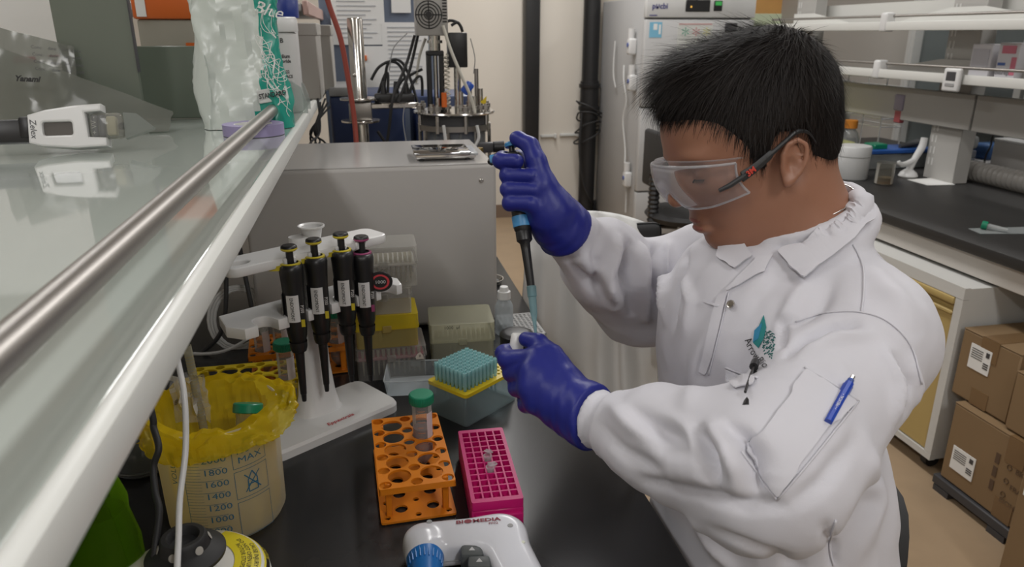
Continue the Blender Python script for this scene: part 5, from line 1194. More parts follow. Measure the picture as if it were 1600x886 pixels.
# sample bag with tube
p = W(1548, 362, z=.752)
t = thing('sample_bag', 'clear sample bag with a green-capped tube on the charcoal worktop', 'bag', (p[0], p[1], .7502))
bz2 = [W(1513, 358, z=.75), W(1532, 366, z=.75), W(1640, 366, z=.75), W(1640, 354, z=.75), W(1585, 356, z=.75)]
mk('film', B().add([(a[0]-p[0], a[1]-p[1], .0004) for a in bz2]+[(a[0]-p[0], a[1]-p[1], .0022) for a in bz2], [(4, 3, 2, 1, 0), (5, 6, 7, 8, 9)]+[(i, (i+1) % 5, 5+(i+1) % 5, 5+i) for i in range(5)]), clear('sample_film', (.55, .58, .58), .35, .1), t)
a, b_ = W(1543, 353, z=.765), W(1575, 360, z=.760); a = Vector(a)-Vector((p[0], p[1], .7502)); b_ = Vector(b_)-Vector((p[0], p[1], .7502))
mk('tube', B().cyl(a, b_, .0085, .006, 14), clear('tube_plastic2', (.7, .72, .72), .4, .15), t); mk('cap', B().cyl(a-(b_-a).normalized()*.016, a, .0135, n=18), m_green, t)
# timer on the shelf lip, boxes on the shelves
t = thing('lip_timer', 'small white digital timer hanging on the lower shelf lip', 'timer', (SX-.03, W(1487, 124, x=SX-.03)[1], 1.19))
mk('case', B().rbox(-.006, .012, -.042, .042, -.052, .035, .008, 3), m_whitep, t); mk('screen', B().rbox(-.008, -.004, -.024, .024, -.012, .022, .002, 1), m_dark, t); mk('buttons', B().rbox(-.008, -.004, -.024, .024, -.034, -.02, .002, 1), m_grey, t)
for i, (px0, px1, pt0, pb0) in enumerate(((1515, 1553, 69, 98), (1556, 1596, 67, 100))):
    xx_ = 2.36; a, b_ = W(px0, pb0, x=xx_), W(px1, pt0, x=xx_)
    t = thing('reagent_kit', ['plain white kit box leaning on the lower shelf', 'white kit box with red print on the lower shelf'][i], 'box', (xx_, a[1], 1.19)); w_ = a[1]-b_[1]; h_ = b_[2]-1.19
    mk('carton', B().rbox(0, .08, -w_, 0, .001, h_, .003, 1), mat('kit_card', (.60, .59, .62), .5), t)
    if i: 
        mk('red_panel', B().box(-.002, 0, -w_*.85, -w_*.2, h_*.70, h_*.92).box(-.002, 0, -w_*.95, -w_*.72, h_*.1, h_*.6), mat('kit_red', (.55, .16, .22), .5), t); mk('blue_panel', B().box(-.002, 0, -w_*.45, -w_*.1, h_*.36, h_*.44), mat('kit_blue', (.06, .12, .35), .5), t)
        mk('kit_lettering', B().mesh(text('biorep', .024), basis((-.0025, -w_*.4, h_*.16), (0, -1, 0), (0, 0, 1))), m_dark, t, ang=0)
    else: mk('print_panel', B().box(-.002, 0, -w_*.9, -w_*.1, h_*.3, h_*.85), mat('kit_print', (.50, .49, .53), .6), t)
for i, (y0, y1, z0, mm, lb_) in enumerate(((2.95, 3.35, 1.385, mat('blue_kit_card', (.08, .14, .34), .5), 'blue printed carton on the upper window-side shelf'), (1.3, 2.1, 1.385, m_dark, 'dark case on the upper window-side shelf'))):
    t = thing('shelf_carton', lb_, 'carton', (2.53, y0, z0)); mk('body', B().rbox(.01, .14, 0, y1-y0, .0, .09, .004, 1), mm, t); mk('label', B().box(.008, .0102, .05, y1-y0-.05, .03, .06), m_paper, t)
# red-pink tag strip and small items under the service channel
t = thing('lilac_dispenser', 'lilac box with a red tip fixed to the service channel', 'dispenser', (2.385, 2.98, 1.02)); mk('case', B().rbox(-.02, .015, -.03, .03, 0, .07, .006, 2), mat('lilac_box', (.28, .25, .32), .5), t); mk('tip', B().rbox(-.015, .01, -.022, .022, -.055, 0, .004, 1), mat('dull_red', (.34, .07, .08), .5), t)
# cardboard boxes under the bench
m_card = mat('corrugated_card', (.225, .145, .072), .75, noise_s=5, noise_a=.08, bump=.02, bump_s=120); m_tape = mat('parcel_tape', (.19, .115, .055), .22)
def carton(label, x0, y0, w, d, z0, h, lab=None, marks=False, rz=0):
    """front face looks towards -x"""
    t = thing('cardboard_box', label, 'box', (x0, y0, z0), rz)
    bd = mk('carton', B().rbox(0, w, 0, d, 0.001, h, .004, 1), m_card, t)
    mk('top_flap', B().rbox(0, w, 0, d/2-.001, h, h+.003, .001, 1).rbox(0, w, d/2+.001, d, h, h+.003, .001, 1), m_card, t)
    mk('tape_strip', B().box(-.0012, w, d/2-.03, d/2+.03, h+.003, h+.0042).box(-.0015, 0, d/2-.03, d/2+.03, h*.70, h+.0042).box(-.0015, 0, d/2-.03, d/2+.03, 0.001, h*.25), m_tape, t)
    if lab:
        ly, lz, lw, lh = lab; lb = mk('shipping_label', B().box(-.0022, -.0005, ly-lw, ly, lz, lz+lh), m_paper, t); pr_ = B()
        for k in range(5): pr_.box(-.003, -.0022, ly-lw*.62, ly-lw*.08, lz+lh*(.82-.09*k), lz+lh*(.85-.09*k))
        pr_.box(-.003, -.0022, ly-lw*.92, ly-lw*.76, lz+lh*.70, lz+lh*.90); 
        for k in range(3): pr_.box(-.003, -.0022, ly-lw*.94, ly-lw*.70, lz+lh*(.40-.09*k), lz+lh*(.45-.09*k))
        mk('label_print', pr_, m_dark, lb)
    if marks:
        m_cp = mat('card_print', (.10, .06, .035), .7)
        for k, s_ in enumerate(('BIOTIX', 'FRAGILE', 'BIOHAZARD')):
            zz = h*(.66-.17*k); mk('printed_word', B().mesh(text(s_, .022), basis((-.0015, d*.40, zz-.01*k), (0, -1, 0), (0, 0, 1))), m_cp, t, ang=0); mk('printed_icon', B().box(-.0015, -.0005, d*.595, d*.625, zz-.012, zz+.02), m_cp, t)
            mk('printed_hexagon', B().tube([(-.001, d*.52+.008*math.cos(a), zz+.008*math.sin(a)) for a in np.linspace(0, 2*PI, 6, False)], .001, 4, closed=True), m_cp, t)
    return t
t = thing('pallet_strip', 'low dark pallet under the cardboard boxes', 'pallet', (1.675, 1.18, 0)); mk('deck', B().rbox(0, .46, 0, .50, .02, .05, .003, 1), m_dark, t)
for y in (.04, .25, .46): mk('runner', B().box(.0, .46, y-.03, y+.03, 0, .0195), m_dark, t)
bxA = carton('large cardboard box with a shipping label low on its front, on the pallet', 1.685, 1.205, .44, .46, .051, .252, (.43, .05, .085, .075), True)
bxB = carton('cardboard box stacked on the large labelled box beside the drawer cabinet', 1.715, 1.515, .40, .205, .309, .21, (.165, .105, .075, .075))
bxC = carton('cardboard box at the right edge on top of the large labelled box', 1.70, 1.205, .40, .30, .309, .17)
bxD = carton('tall cardboard box at the right edge standing on the floor in front of the pallet', 1.50, .94, .165, .31, 0, .44, (.295, .30, .07, .07))
# ================================================================== the seated person
def frame3(yaw, pit, rol):
    h = np.array([math.cos(yaw), math.sin(yaw), 0]); z = np.array([0, 0, 1.])
    f = h*math.cos(pit)-z*math.sin(pit); u = h*math.sin(pit)+z*math.cos(pit); l = np.cross(u, f); c, s = math.cos(rol), math.sin(rol)
    return np.array([f, c*l+s*u, c*u-s*l])
HO = np.array([.458, .812, 1.228]); HR = frame3(3.12, .28, .115)   # rows: forward, left, up
def HL(p): return HO+np.asarray(p) @ HR          # head-local -> world
def HI(p): return (np.asarray(p)-HO) @ HR.T      # world -> head-local
def D3(px, py, d): return W(px, py, d=d)
NECK = np.array([.515, .795, 1.115]); CHESTC = np.array([.530, .800, .985])
LS = D3(1358, 526, .82); RS = D3(1120, 425, 1.14); LE = D3(1200, 738, .70); LW = D3(925, 652, .865); RE = D3(1000, 462, 1.20); RW = D3(878, 356, .99)
m_skin = mat('skin', (.31, .148, .092), .45, sss=.12, noise_s=25, noise_a=.06, bump=.02, bump_s=500)
m_glove = mat('blue_nitrile', (.014, .020, .20), .42, spec=.4, bump=.12, bump_s=170)
m_coat = mat('white_coat_cotton', (.63, .625, .675), .8, sheen=.15, bump=.08, bump_s=900)
m_navy = mat('navy_shirt', (.012, .025, .09), .8)
m_hair = mat('black_hair', (.013, .010, .009), .55, spec=.18)
person = thing('person', 'seated person in a white lab coat, blue gloves and clear safety glasses, pipetting', 'person', (.56, .77, 0))
PI_ = person
def world_child(name, me, mats, label=None, parent=None, kind=None):
    """mesh given in world coordinates -> child of the person (base at its own place)"""
    base = Vector((.56, .77, 0)); 
    me.transform(Matrix.Translation(-base)); o = mk(name, me, mats, parent or person, label, fix=False)
    return o
# ------------------------------------------------------------------ head, neck
gN = HI(NECK); gC = HI(NECK+np.array([.02, 0, -.09]))
G = Grid((-.15, -.105, -.24), (.135, .105, .125), .0027)
g = G
D = g.ell((-.006, 0, .026), (.102, .077, .088))
D = smin(D, g.ell((.046, 0, .030), (.058, .062, .058)), .03)
D = smin(D, g.ell((.046, 0, -.032), (.054, .056, .070)), .03)
for s in (-1, 1):
    D = smin(D, g.cap((-.008, .050*s, -.055), (.052, .020*s, -.098), .019, .016), .025)
    D = smin(D, g.ell((.062, .040*s, -.030), (.024, .022, .020)), .018)
    D = smin(D, g.ell((.082, .030*s, .010), (.018, .022, .008)), .012)
D = smin(D, g.ell((.066, 0, -.098), (.019, .020, .017)), .016)
for s in (-1, 1):
    D = smax(D, -g.ell((.106, .032*s, -.010), (.020, .019, .011)), .012)
    D = smin(D, g.ell((.078, .032*s, -.011), (.0150, .0155, .0125)), .004)
D = smin(D, g.cap((.098, 0, .002), (.109, 0, -.034), .0062, .0095), .009)
D = smin(D, g.ell((.110, 0, -.0385), (.0105, .0105, .0095)), .006)
for s in (-1, 1): D = smin(D, g.ell((.098, .0115*s, -.042), (.0095, .0075, .0075)), .005)
D = smin(D, g.ell((.088, 0, -.068), (.0105, .021, .0075)), .006)
D = smin(D, g.ell((.0865, 0, -.0805), (.0105, .018, .0075)), .006)
D = smax(D, -g.cap((.099, -.016, -.0742), (.099, .016, -.0742), .0022), .003)
D = smin(D, g.cap((-.030, 0, -.045), gN, .056, .058), .03)
D = smin(D, g.cap(gN, gC, .060, .10), .05)
D = smin(D, g.cap((.020, 0, -.095), gN+np.array([.045, 0, -.03]), .022, .03), .03)
for s in (-1, 1):
    e = np.array([.002, .077*s, -.022])
    Re = np.array([[.94, 0, .34*0+.30], [.0, 1, 0], [-.30, 0, .94]]); Re = Re/np.linalg.norm(Re, axis=1)[:, None]
    def el(p): return e+.78*(p[0]*Re[0]+p[1]*s*np.array([-.35, 1, 0])+p[2]*Re[2])
    ear = g.ell(el((0, .002, 0)), (.0130, .0045, .0225), Re)
    hel = None
    pts = [(.010, .004, -.006), (.015, .005, .010), (.011, .007, .025), (-.001, .009, .031), (-.013, .010, .024), (-.0165, .010, .006), (-.012, .008, -.012), (-.003, .005, -.025), (.004, .004, -.028)]
    for a_, b_ in zip(pts[:-1], pts[1:]):
        c_ = g.cap(el(a_), el(b_), .0032, .0030); hel = c_ if hel is None else np.minimum(hel, c_)
    ear = smin(ear, hel, .003)
    ear = smax(ear, -g.ell(el((.003, .009, -.003)), (.0070, .006, .0095), Re), .003)
    ear = smax(ear, -g.ell(el((-.001, .012, .015)), (.0065, .005, .0065), Re), .003)
    ear = smin(ear, g.ell(el((.003, .004, -.028)), (.006, .004, .0065), Re), .004)
    D = smin(D, ear, .005)
V, F = G.net(D); V = relax(V, F, 1, .4); HEADV = V.copy()
hd = world_child('body', np_mesh('body', HO+V @ HR, F), m_skin, 'head and neck with bare skin')
# lips and eyebrows tinted pieces
lipc = mat('lip_skin', (.28, .10, .075), .4, sss=.1)
for nm, c_, r_ in (('upper_lip', (.0895, 0, -.0685), (.0100, .0185, .0058)), ('lower_lip', (.0885, 0, -.0795), (.0098, .016, .0058))):
    me = bpy.data.meshes.new(nm); b = B().sphere((0, 0, 0), 1, 18, 10); me.from_pydata([tuple(HO+(np.array(c_)+np.array(v)*np.array(r_)) @ HR) for v in b.v], [], b.f); smooth_mesh(me, 180); world_child(nm, me, lipc, parent=person)
# ------------------------------------------------------------------ hair
def zline(x): return np.interp(x, [-.13, -.085, -.060, -.036, -.026, .010, .018, .026, .036, .044, .060, .085, .13], [-.060, -.062, -.066, -.058, .008, .014, -.004, -.044, -.030, .010, .030, .048, .056])
G = Grid((-.16, -.125, -.10), (.15, .125, .16), .004); g = G
Dh = g.ell((.000, 0, .032), (.104, .084, .094))
Dh = smin(Dh, g.ell((.046, 0, .080), (.058, .066, .046)), .02)
Dh = smin(Dh, g.ell((-.025, 0, .044), (.080, .076, .078)), .02)
Dh = smin(Dh, g.ell((-.050, 0, -.012), (.046, .062, .054)), .02)
zl = zline(G.X).astype(np.float32); Dh = smax(Dh, zl-G.Z, .006)
Vh, Fh = G.net(Dh); Vh = relax(Vh, Fh, 2); Nh = vnormals(Vh, Fh)
hr = world_child('hair', np_mesh('hair', HO+Vh @ HR, Fh), m_hair, 'short black hair, tousled on top')
nroot = 19000; pick = rng.integers(0, len(Vh), nroot); up_ok = Nh[pick][:, 2] > -.55; pick = pick[up_ok]
sv = []; sf = []
whorl = np.array([-.085, .0, .085])
for k in pick:
    p = Vh[k]; n = Nh[k]
    if p[2] < zline(p[0])+.001: continue
    d = p-whorl; d = d-n*(d @ n); d = d/(np.linalg.norm(d)+1e-6)
    top = np.clip((p[2]-.06)/.05, 0, 1)*np.clip((p[0]+.09)/.06, .15, 1); front = np.clip((p[0]-.03)/.06, 0, 1)
    down = np.array([.15, 0, -1.]); down = down-n*(down @ n); down /= np.linalg.norm(down)+1e-6
    flow = d*(.55+.6*top)+down*(1-top)*.9; flow = flow-n*(flow @ n); flow /= np.linalg.norm(flow)+1e-6
    flow = flow+rng.normal(size=3)*.20; wh = math.exp(-((p[0]+.085)**2+p[1]**2)/.0022); lift = (.10+.40*top*rng.random()+.55*front*rng.random())*(1-.8*wh)+.05
    L = (.018+.020*top-.004*front)*rng.uniform(.6, 1.25)
    if p[2] < .0: L *= .55; lift *= .5
    side = np.cross(n, flow); side /= np.linalg.norm(side)+1e-6; w = .00042
    base = p-n*.0015; i0 = len(sv)
    for j in range(5):
        tt = j/4; q = base+flow*L*tt+n*(lift*L*tt*(1-.35*tt)+.002*tt)+np.array([0, 0, -1.])*.25*L*tt*tt*(1-.6*top); ww = w*(1-.8*tt)
        sv.append(q-side*ww); sv.append(q+side*ww); 
    for j in range(4): a = i0+2*j; sf.append((a, a+1, a+3, a+2))
# fringe wisps standing off the forehead and crown
world_child('hair_strands', np_mesh('hair_strands', HO+np.array(sv) @ HR, np.array(sf), False), m_hair, parent=person, kind='stuff')
def strip(pts, w0, name, m, n=.0012):
    sv = []; 
    for (p, nn), ww in zip(pts, w0): sv.append((p, nn, ww))
# ------------------------------------------------------------------ lab coat
G = Grid((.13, .40, .36), (.78, 1.34, 1.20), .0047); g = G
yawT = math.radians(184); tf = np.array([math.cos(yawT), math.sin(yawT), 0]); tl = np.array([-tf[1], tf[0], 0]); RT = np.array([tf, tl, [0, 0, 1.]])
lean = math.radians(12); RTl = np.array([tf*math.cos(lean)-np.array([0, 0, math.sin(lean)]), tl, tf*math.sin(lean)+np.array([0, 0, math.cos(lean)])])
D = g.ell((.480, .800, .92), (.104, .170, .20), RTl)
D = smin(D, g.ell((.512, .780, .74), (.142, .185, .21), RT), .06)
D = smin(D, g.ell((.525, .770, .56), (.165, .205, .22), RT), .06)
D = smin(D, g.ell((.525, .790, .985), (.085, .135, .11), RTl), .04)
D = smin(D, g.cap(NECK+np.array([.02, -.03, -.05]), LS+np.array([.0, .01, -.005]), .070, .070), .04)
D = smin(D, g.cap(NECK+np.array([.01, .03, -.05]), RS+np.array([.01, -.01, 0]), .070, .070), .04)
# near (left) sleeve
arm = g.cap(LS, LE, .074, .074); arm = smin(arm, g.cap(LE, LE*.45+LW*.55, .072, .060), .03); arm = smin(arm, g.cap(LE*.45+LW*.55, LW, .058, .0315), .012)
D = smin(D, arm, .028)
ar2 = g.cap(RS, RE, .082, .078); ar2 = smin(ar2, g.cap(RE, RE*.5+RW*.5, .076, .066), .03); ar2 = smin(ar2, g.cap(RE*.5+RW*.5, RW, .062, .0330), .012)
D = smin(D, ar2, .03)
# sleeve ends are cut square to the forearm
def cutend(D, A_, B_, ext):
    n = (B_-A_)/np.linalg.norm(B_-A_); p = B_+n*ext; d = (G.X-p[0])*n[0]+(G.Y-p[1])*n[1]+(G.Z-p[2])*n[2]
    near = np.sqrt((G.X-p[0])**2+(G.Y-p[1])**2+(G.Z-p[2])**2) < .10
    return np.where(near, smax(D, d.astype(np.float32), .006), D)
D = cutend(D, LE, LW, .002); D = cutend(D, RE, RW, .002)
# standing collar round the neck, opening in front
cr = None; ring = []
for k in range(17):
    a = math.radians(-148+k*296/16)  # 0 = back
    c_ = NECK+np.array([.0, 0, .0])+(-tf)*math.cos(a)*.070+tl*math.sin(a)*.069+np.array([0, 0, .028+.026*math.cos(a)])
    ring.append(c_)
for a_, b_ in zip(ring[:-1], ring[1:]):
    c_ = g.cap(a_, b_, .0085); cr = c_ if cr is None else np.minimum(cr, c_)
    lo = np.array([0, 0, -.030]); cr = np.minimum(cr, g.cap(a_+lo+(a_-NECK)*.12, b_+lo+(b_-NECK)*.12, .016))
D = smin(D, cr, .015)
neckhole = g.cap(NECK+np.array([-.005, 0, .10]), NECK+np.array([.0, 0, -.02]), .060, .056)
D = smax(D, -neckhole, .008)
V, F = G.net(D); V = relax(V, F, 2, .5); N = vnormals(V, F)
bv = BVHTree.FromPolygons([tuple(p) for p in V], [tuple(int(i) for i in f) for f in F])
def hit(px, py):
    r = ray(px, py); h_ = bv.ray_cast(Vector(C0), Vector(r).normalized()); return h_
def hits(pts, sub=4):
    out = []
    for a, b in zip(pts[:-1], pts[1:]):
        for i in range(sub): out.append((a[0]+(b[0]-a[0])*i/sub, a[1]+(b[1]-a[1])*i/sub))
    out.append(pts[-1]); q = []
    for p in out:
        h_ = hit(*p)
        if h_[0] is not None: q.append(np.array(h_[0]))
    return q
FOLDS = [  # pixel course in the photograph (cast onto the cloth), height (+ ridge, - crease) and half width in metres
    ([(1232, 552), (1262, 525), (1300, 508), (1335, 503)], -.010, .008), ([(1250, 560), (1300, 530), (1350, 520)], .006, .010),
    ([(1222, 540), (1226, 508), (1246, 500)], -.006, .006), ([(1140, 672), (1165, 690), (1180, 725), (1186, 770)], -.012, .010), ([(1112, 668), (1140, 700), (1160, 745)], .009, .012),
    ([(1150, 690), (1158, 730), (1150, 770)], .005, .012), ([(1090, 677), (1106, 692), (1120, 722), (1124, 762)], -.008, .008),
    ([(948, 628), (985, 663), (1032, 694)], .005, .012), ([(985, 640), (1030, 672), (1078, 690)], -.005, .010), ([(930, 660), (975, 705), (1040, 735)], -.004, .010), ([(1000, 700), (1060, 725), (1130, 735)], .005, .012),
    ([(1010, 752), (1090, 766), (1165, 790), (1220, 792)], -.007, .008), ([(1010, 735), (1080, 748), (1150, 764)], .004, .010), ([(1040, 650), (1080, 676), (1098, 706)], .004, .010),
    ([(1400, 560), (1420, 600), (1415, 660), (1395, 700)], -.007, .007), ([(1385, 550), (1400, 600), (1398, 650)], .006, .009), ([(1425, 560), (1434, 605), (1428, 640)], .005, .008),
    ([(1300, 560), (1320, 610), (1300, 680)], .003, .016), ([(1330, 690), (1290, 750), (1240, 790)], -.004, .010),
    ([(1290, 820), (1300, 850), (1302, 886)], -.005, .006), ([(1350, 700), (1370, 780), (1340, 870)], .006, .02), ([(1120, 830), (1180, 860), (1250, 886)], -.005, .010),
    ([(1410, 640), (1425, 720), (1405, 800)], -.006, .014), ([(1090, 820), (1110, 850), (1140, 886)], .006, .012),
    ([(940, 360), (925, 400), (935, 450)], -.010, .009), ([(965, 375), (950, 420), (958, 480)], .010, .011), ([(985, 380), (975, 430), (985, 490)], -.011, .008), ([(1005, 385), (1000, 440), (1012, 500)], .010, .010),
    ([(1025, 385), (1020, 420), (1030, 470)], -.010, .008), ([(1045, 385), (1042, 430), (1040, 500)], .008, .011), ([(1070, 395), (1058, 450), (1052, 510)], -.008, .010),
    ([(900, 345), (905, 385), (925, 430)], .007, .010), ([(880, 400), (910, 430), (950, 470)], -.006, .010), ([(885, 375), (870, 400)], -.006, .006), ([(915, 400), (940, 430), (975, 470)], .006, .010),
    ([(1120, 500), (1090, 560), (1075, 640)], .004, .014), ([(1270, 430), (1240, 470), (1225, 520)], .004, .014), ([(1300, 440), (1280, 480), (1240, 510)], -.004, .012),
    ([(1230, 420), (1190, 460), (1150, 530)], -.003, .016), ([(1365, 420), (1400, 470), (1425, 520)], .004, .02), ([(1062, 430), (1080, 470), (1072, 520)], .004, .010)]
disp = np.zeros(len(V))
for pts, amp, wd in FOLDS:
    q = hits(pts)
    if len(q) > 1:
        dd, tt = polydist(V, q); disp += amp*1.9*np.exp(-(dd/(wd*.75))**2)*np.sin(PI*np.clip(tt*.92+.04, 0, 1))**.5
# fine cloth wrinkles: stretched across sleeves, along the trunk
fb = np.array([noise.noise(Vector((p[0]*16, p[1]*16, p[2]*9))) for p in V]); fs_ = np.array([noise.noise(Vector((p[0]*42+3, p[1]*42, p[2]*26))) for p in V])
def armw(A_, B_): 
    dd, tt = polydist(V, [A_, B_]); return np.clip(1-dd/.11, 0, 1)
wA = np.maximum.reduce([armw(LS, LE), armw(LE, LW), armw(RS, RE), armw(RE, RW)])
wr = np.minimum(np.linalg.norm(V-LW, axis=1), np.linalg.norm(V-RW, axis=1)); calm = np.clip((wr-.03)/.05, 0, 1)
fr_ = np.array([1-abs(noise.noise(Vector((p[0]*13+5, p[1]*13, p[2]*11))))*2 for p in V])
disp += fb*(.0035+.0015*wA)+fs_*(.0010+.0008*wA)+(fr_-.5)*.0035
disp *= calm
# gathered cuffs
for A_, B_ in ((LE, LW), (RE, RW)):
    dd = np.linalg.norm(V-B_, axis=1); n_ = (B_-A_)/np.linalg.norm(B_-A_); al = (V-B_) @ n_
    disp += np.where(dd < .08, -.005*np.exp(-((al+.022)/.006)**2)+.0025*np.sin(al*520)*np.exp(-((al+.010)/.02)**2), 0)
V = V+N*disp[:, None]; V = relax(V, F, 1, .35)
bv = BVHTree.FromPolygons([tuple(p) for p in V], [tuple(int(i) for i in f) for f in F])
coat = world_child('lab_coat', np_mesh('lab_coat', V, F), m_coat, 'white cotton lab coat with chest and sleeve pockets')
# ------------------------------------------------------------------ pieces sewn onto the coat: draped onto its surface, with real thickness
def drape(poly, off=.003, th=.0012, step=5, name='patch', m=None, smooth=2, label=None, soft=True):
    """fill an outline with a grid of points, lay them on the cloth and give the sheet a thickness"""
    bm = bmesh.new(); P = []
    for a, b in zip(poly, poly[1:]+poly[:1]):
        L = max(1, int(math.hypot(b[0]-a[0], b[1]-a[1])/step))
        for i in range(L): P.append((a[0]+(b[0]-a[0])*i/L, a[1]+(b[1]-a[1])*i/L))
    vs = [bm.verts.new((x, y, 0)) for x, y in P]; f = bm.faces.new(vs)
    bmesh.ops.triangulate(bm, faces=[f]); 
    for _ in range(3):
        ed = [e for e in bm.edges if e.calc_length() > step*1.6]
        if not ed: break
        bmesh.ops.subdivide_edges(bm, edges=ed, cuts=1); bmesh.ops.triangulate(bm, faces=bm.faces)
        bmesh.ops.beautify_fill(bm, faces=bm.faces, edges=[e for e in bm.edges if not e.is_boundary])
    bm.verts.ensure_lookup_table(); bm.verts.index_update()
    T = []; 
    for v in bm.verts:
        h_ = hit(v.co.x, v.co.y); T.append(None if h_[0] is None else (np.array(h_[0]), np.array(h_[1])))
    ok = [t_ for t_ in T if t_ is not None]
    if len(ok) < 3: bm.free(); return None
    nm = np.mean([t_[1] for t_ in ok], axis=0); nm /= np.linalg.norm(nm)
    pos = []
    for v, t_ in zip(bm.verts, T):
        if t_ is None: t_ = min(ok, key=lambda o_: (proj(o_[0])[0]-v.co.x)**2+(proj(o_[0])[1]-v.co.y)**2)
        pos.append(t_[0]+(t_[1] if soft else nm)*off)
    pos = np.array(pos); nb = [[e.other_vert(v).index for e in v.link_edges] for v in bm.verts]
    for _ in range(smooth): pos = np.array([.5*pos[i]+.5*pos[nb[i]].mean(0) if nb[i] else pos[i] for i in range(len(pos))])
    for v, p in zip(bm.verts, pos): v.co = p
    if nm @ np.array(bm.faces[:][0].normal) < 0: pass
    bmesh.ops.recalc_face_normals(bm, faces=bm.faces)
    fm = np.mean([np.array(f.normal) for f in bm.faces], axis=0)
    if fm @ nm < 0: bmesh.ops.reverse_faces(bm, faces=bm.faces)
    bmesh.ops.solidify(bm, geom=list(bm.faces), thickness=th); me = bpy.data.meshes.new(name); bm.to_mesh(me); bm.free()
    smooth_mesh(me, 50); return world_child(name, me, m or m_coat, label, parent=coat)
def seam(pts, r=.0011, name='seam', m=None, off=.001, sub=6):
    P = catmull([(x, y, 0) for x, y in pts], sub); q = []
    for p in P:
        h_ = hit(p.x, p.y)
        if h_[0] is not None: q.append(h_[0]+h_[1]*off)
    if len(q) < 2: return
    b = B().tube(q, r, 6); me = bpy.data.meshes.new(name); me.from_pydata(b.v, [], b.f); smooth_mesh(me, 180); return world_child(name, me, m or m_coat, parent=coat)
# ------------------------------------------------------------------ gloves
def hand(segs, lo, hi, h=.0024, k=.007):
    G_ = Grid(lo, hi, h); D_ = None; palm = None
    for grp in segs:
        d_ = None
        for a, b, r0, r1 in grp:
            c_ = G_.cap(a, b, r0, r1); d_ = c_ if d_ is None else smin(d_, c_, .012 if palm is None else .004)
        if palm is None: palm = d_; D_ = d_
        else: D_ = smin(D_, smin(palm, d_, k), .0012)
    return G_, D_
def chain(pts, rs): return [(pts[i], pts[i+1], rs[i], rs[i+1]) for i in range(len(pts)-1)]
# right hand: fist round the pipette, thumb on top
w0 = D3(872, 345, .99); MC = [D3(812, 252, 1.005), D3(812, 272, 1.01), D3(814, 292, 1.008), D3(818, 312, 1.0)]
segs = [[(w0, MC[0], .021, .015), (w0, MC[1], .022, .015), (w0, MC[2], .022, .015), (w0, MC[3], .021, .014), (w0, D3(890, 360, .995), .026, .027)],
        chain([D3(868, 335, .972), D3(846, 290, .958), D3(838, 252, .955), D3(829, 228, .962), D3(810, 217, .972), D3(806, 216, .974)], [.022, .020, .0135, .0115, .0100, .0090])]
yy = [251, 274, 296, 317]; xl = [776, 787, 788, 791]; xr = [808, 830, 834, 828]
for i in range(4):
    segs.append(chain([MC[i], D3(xl[i]+8, yy[i]-2, .985), D3(xl[i]+6, yy[i], .957), D3(xr[i], yy[i]+1, .946)], [.0125, .0108, .0104, .0092]))
G_, D_ = hand(segs, w0-np.array([.125, .10, .075]), w0+np.array([.065, .09, .15]), .0025, .008)
cf0, cf1 = D3(858, 330, .985), D3(874, 350, .99)
cu_ = (RW-RE)/np.linalg.norm(RW-RE)
ce = RW-cu_*.009
cuffA = sd_cap(G_.X, G_.Y, G_.Z, w0+cu_*.02, ce, .033, .0395); D_ = smin(D_, cuffA, .02)
dn = ((G_.X-ce[0])*-cu_[0]+(G_.Y-ce[1])*-cu_[1]+(G_.Z-ce[2])*-cu_[2]).astype(np.float32); D_ = smax(D_, dn, .003)
V_, F_ = G_.net(D_); V_ = relax(V_, F_, 1, .4)
def glove_wrinkle(V_, F_, A_, ax, amp=.0012):
    N_ = vnormals(V_, F_); al = (V_-A_) @ ax; w = np.exp(-(al/.035)**2)
    n_ = np.array([noise.noise(Vector(tuple(p*38+ax*(p @ ax)*60))) for p in V_]); return V_+N_*(n_*amp*(.35+w))[:, None]
V_ = glove_wrinkle(V_, F_, w0, cu_, .0016)
glR = world_child('glove', np_mesh('glove', V_, F_), m_glove, 'blue nitrile glove on the raised hand holding the pipette')
rim = B(); u_, v_, a_ = _fr(Vector(cu_))
# left hand: pinching the white cap
wl = D3(905, 640, .875); fl = (wl-LW)
M4 = [D3(842, 562, .905), D3(832, 583, .893), D3(830, 606, .888), D3(838, 628, .888)]
segs = [[(wl, M4[0], .026, .0165), (wl, M4[1], .027, .0165), (wl, M4[2], .027, .0160), (wl, M4[3], .025, .0150), (wl, D3(920, 652, .87), .028, .028)],
        chain([D3(885, 598, .885), D3(862, 556, .905), D3(840, 536, .925), D3(822, 530, .936)], [.021, .0145, .0122, .0100]),
        chain([M4[0], D3(793, 562, .928), D3(788, 552, .950), D3(806, 545, .962)], [.0150, .0122, .0112, .0096]),
        chain([M4[1], D3(800, 582, .930), D3(796, 572, .955), D3(812, 566, .970)], [.0150, .0120, .0110, .0096]),
        chain([M4[2], D3(808, 606, .930), D3(806, 598, .956), D3(820, 590, .972)], [.0145, .0115, .0105, .0092]),
        chain([M4[3], D3(822, 632, .925), D3(820, 624, .948), D3(832, 614, .962)], [.0135, .0105, .0095, .0085])]
G_, D_ = hand(segs, wl-np.array([.125, .075, .07]), wl+np.array([.055, .165, .125]), .0025, .008)
cu_ = (LW-LE)/np.linalg.norm(LW-LE); ce = LW-cu_*.006
D_ = smin(D_, sd_cap(G_.X, G_.Y, G_.Z, wl+cu_*.012, ce, .031, .0375), .02)
dn = ((G_.X-ce[0])*-cu_[0]+(G_.Y-ce[1])*-cu_[1]+(G_.Z-ce[2])*-cu_[2]).astype(np.float32); D_ = smax(D_, dn, .003)
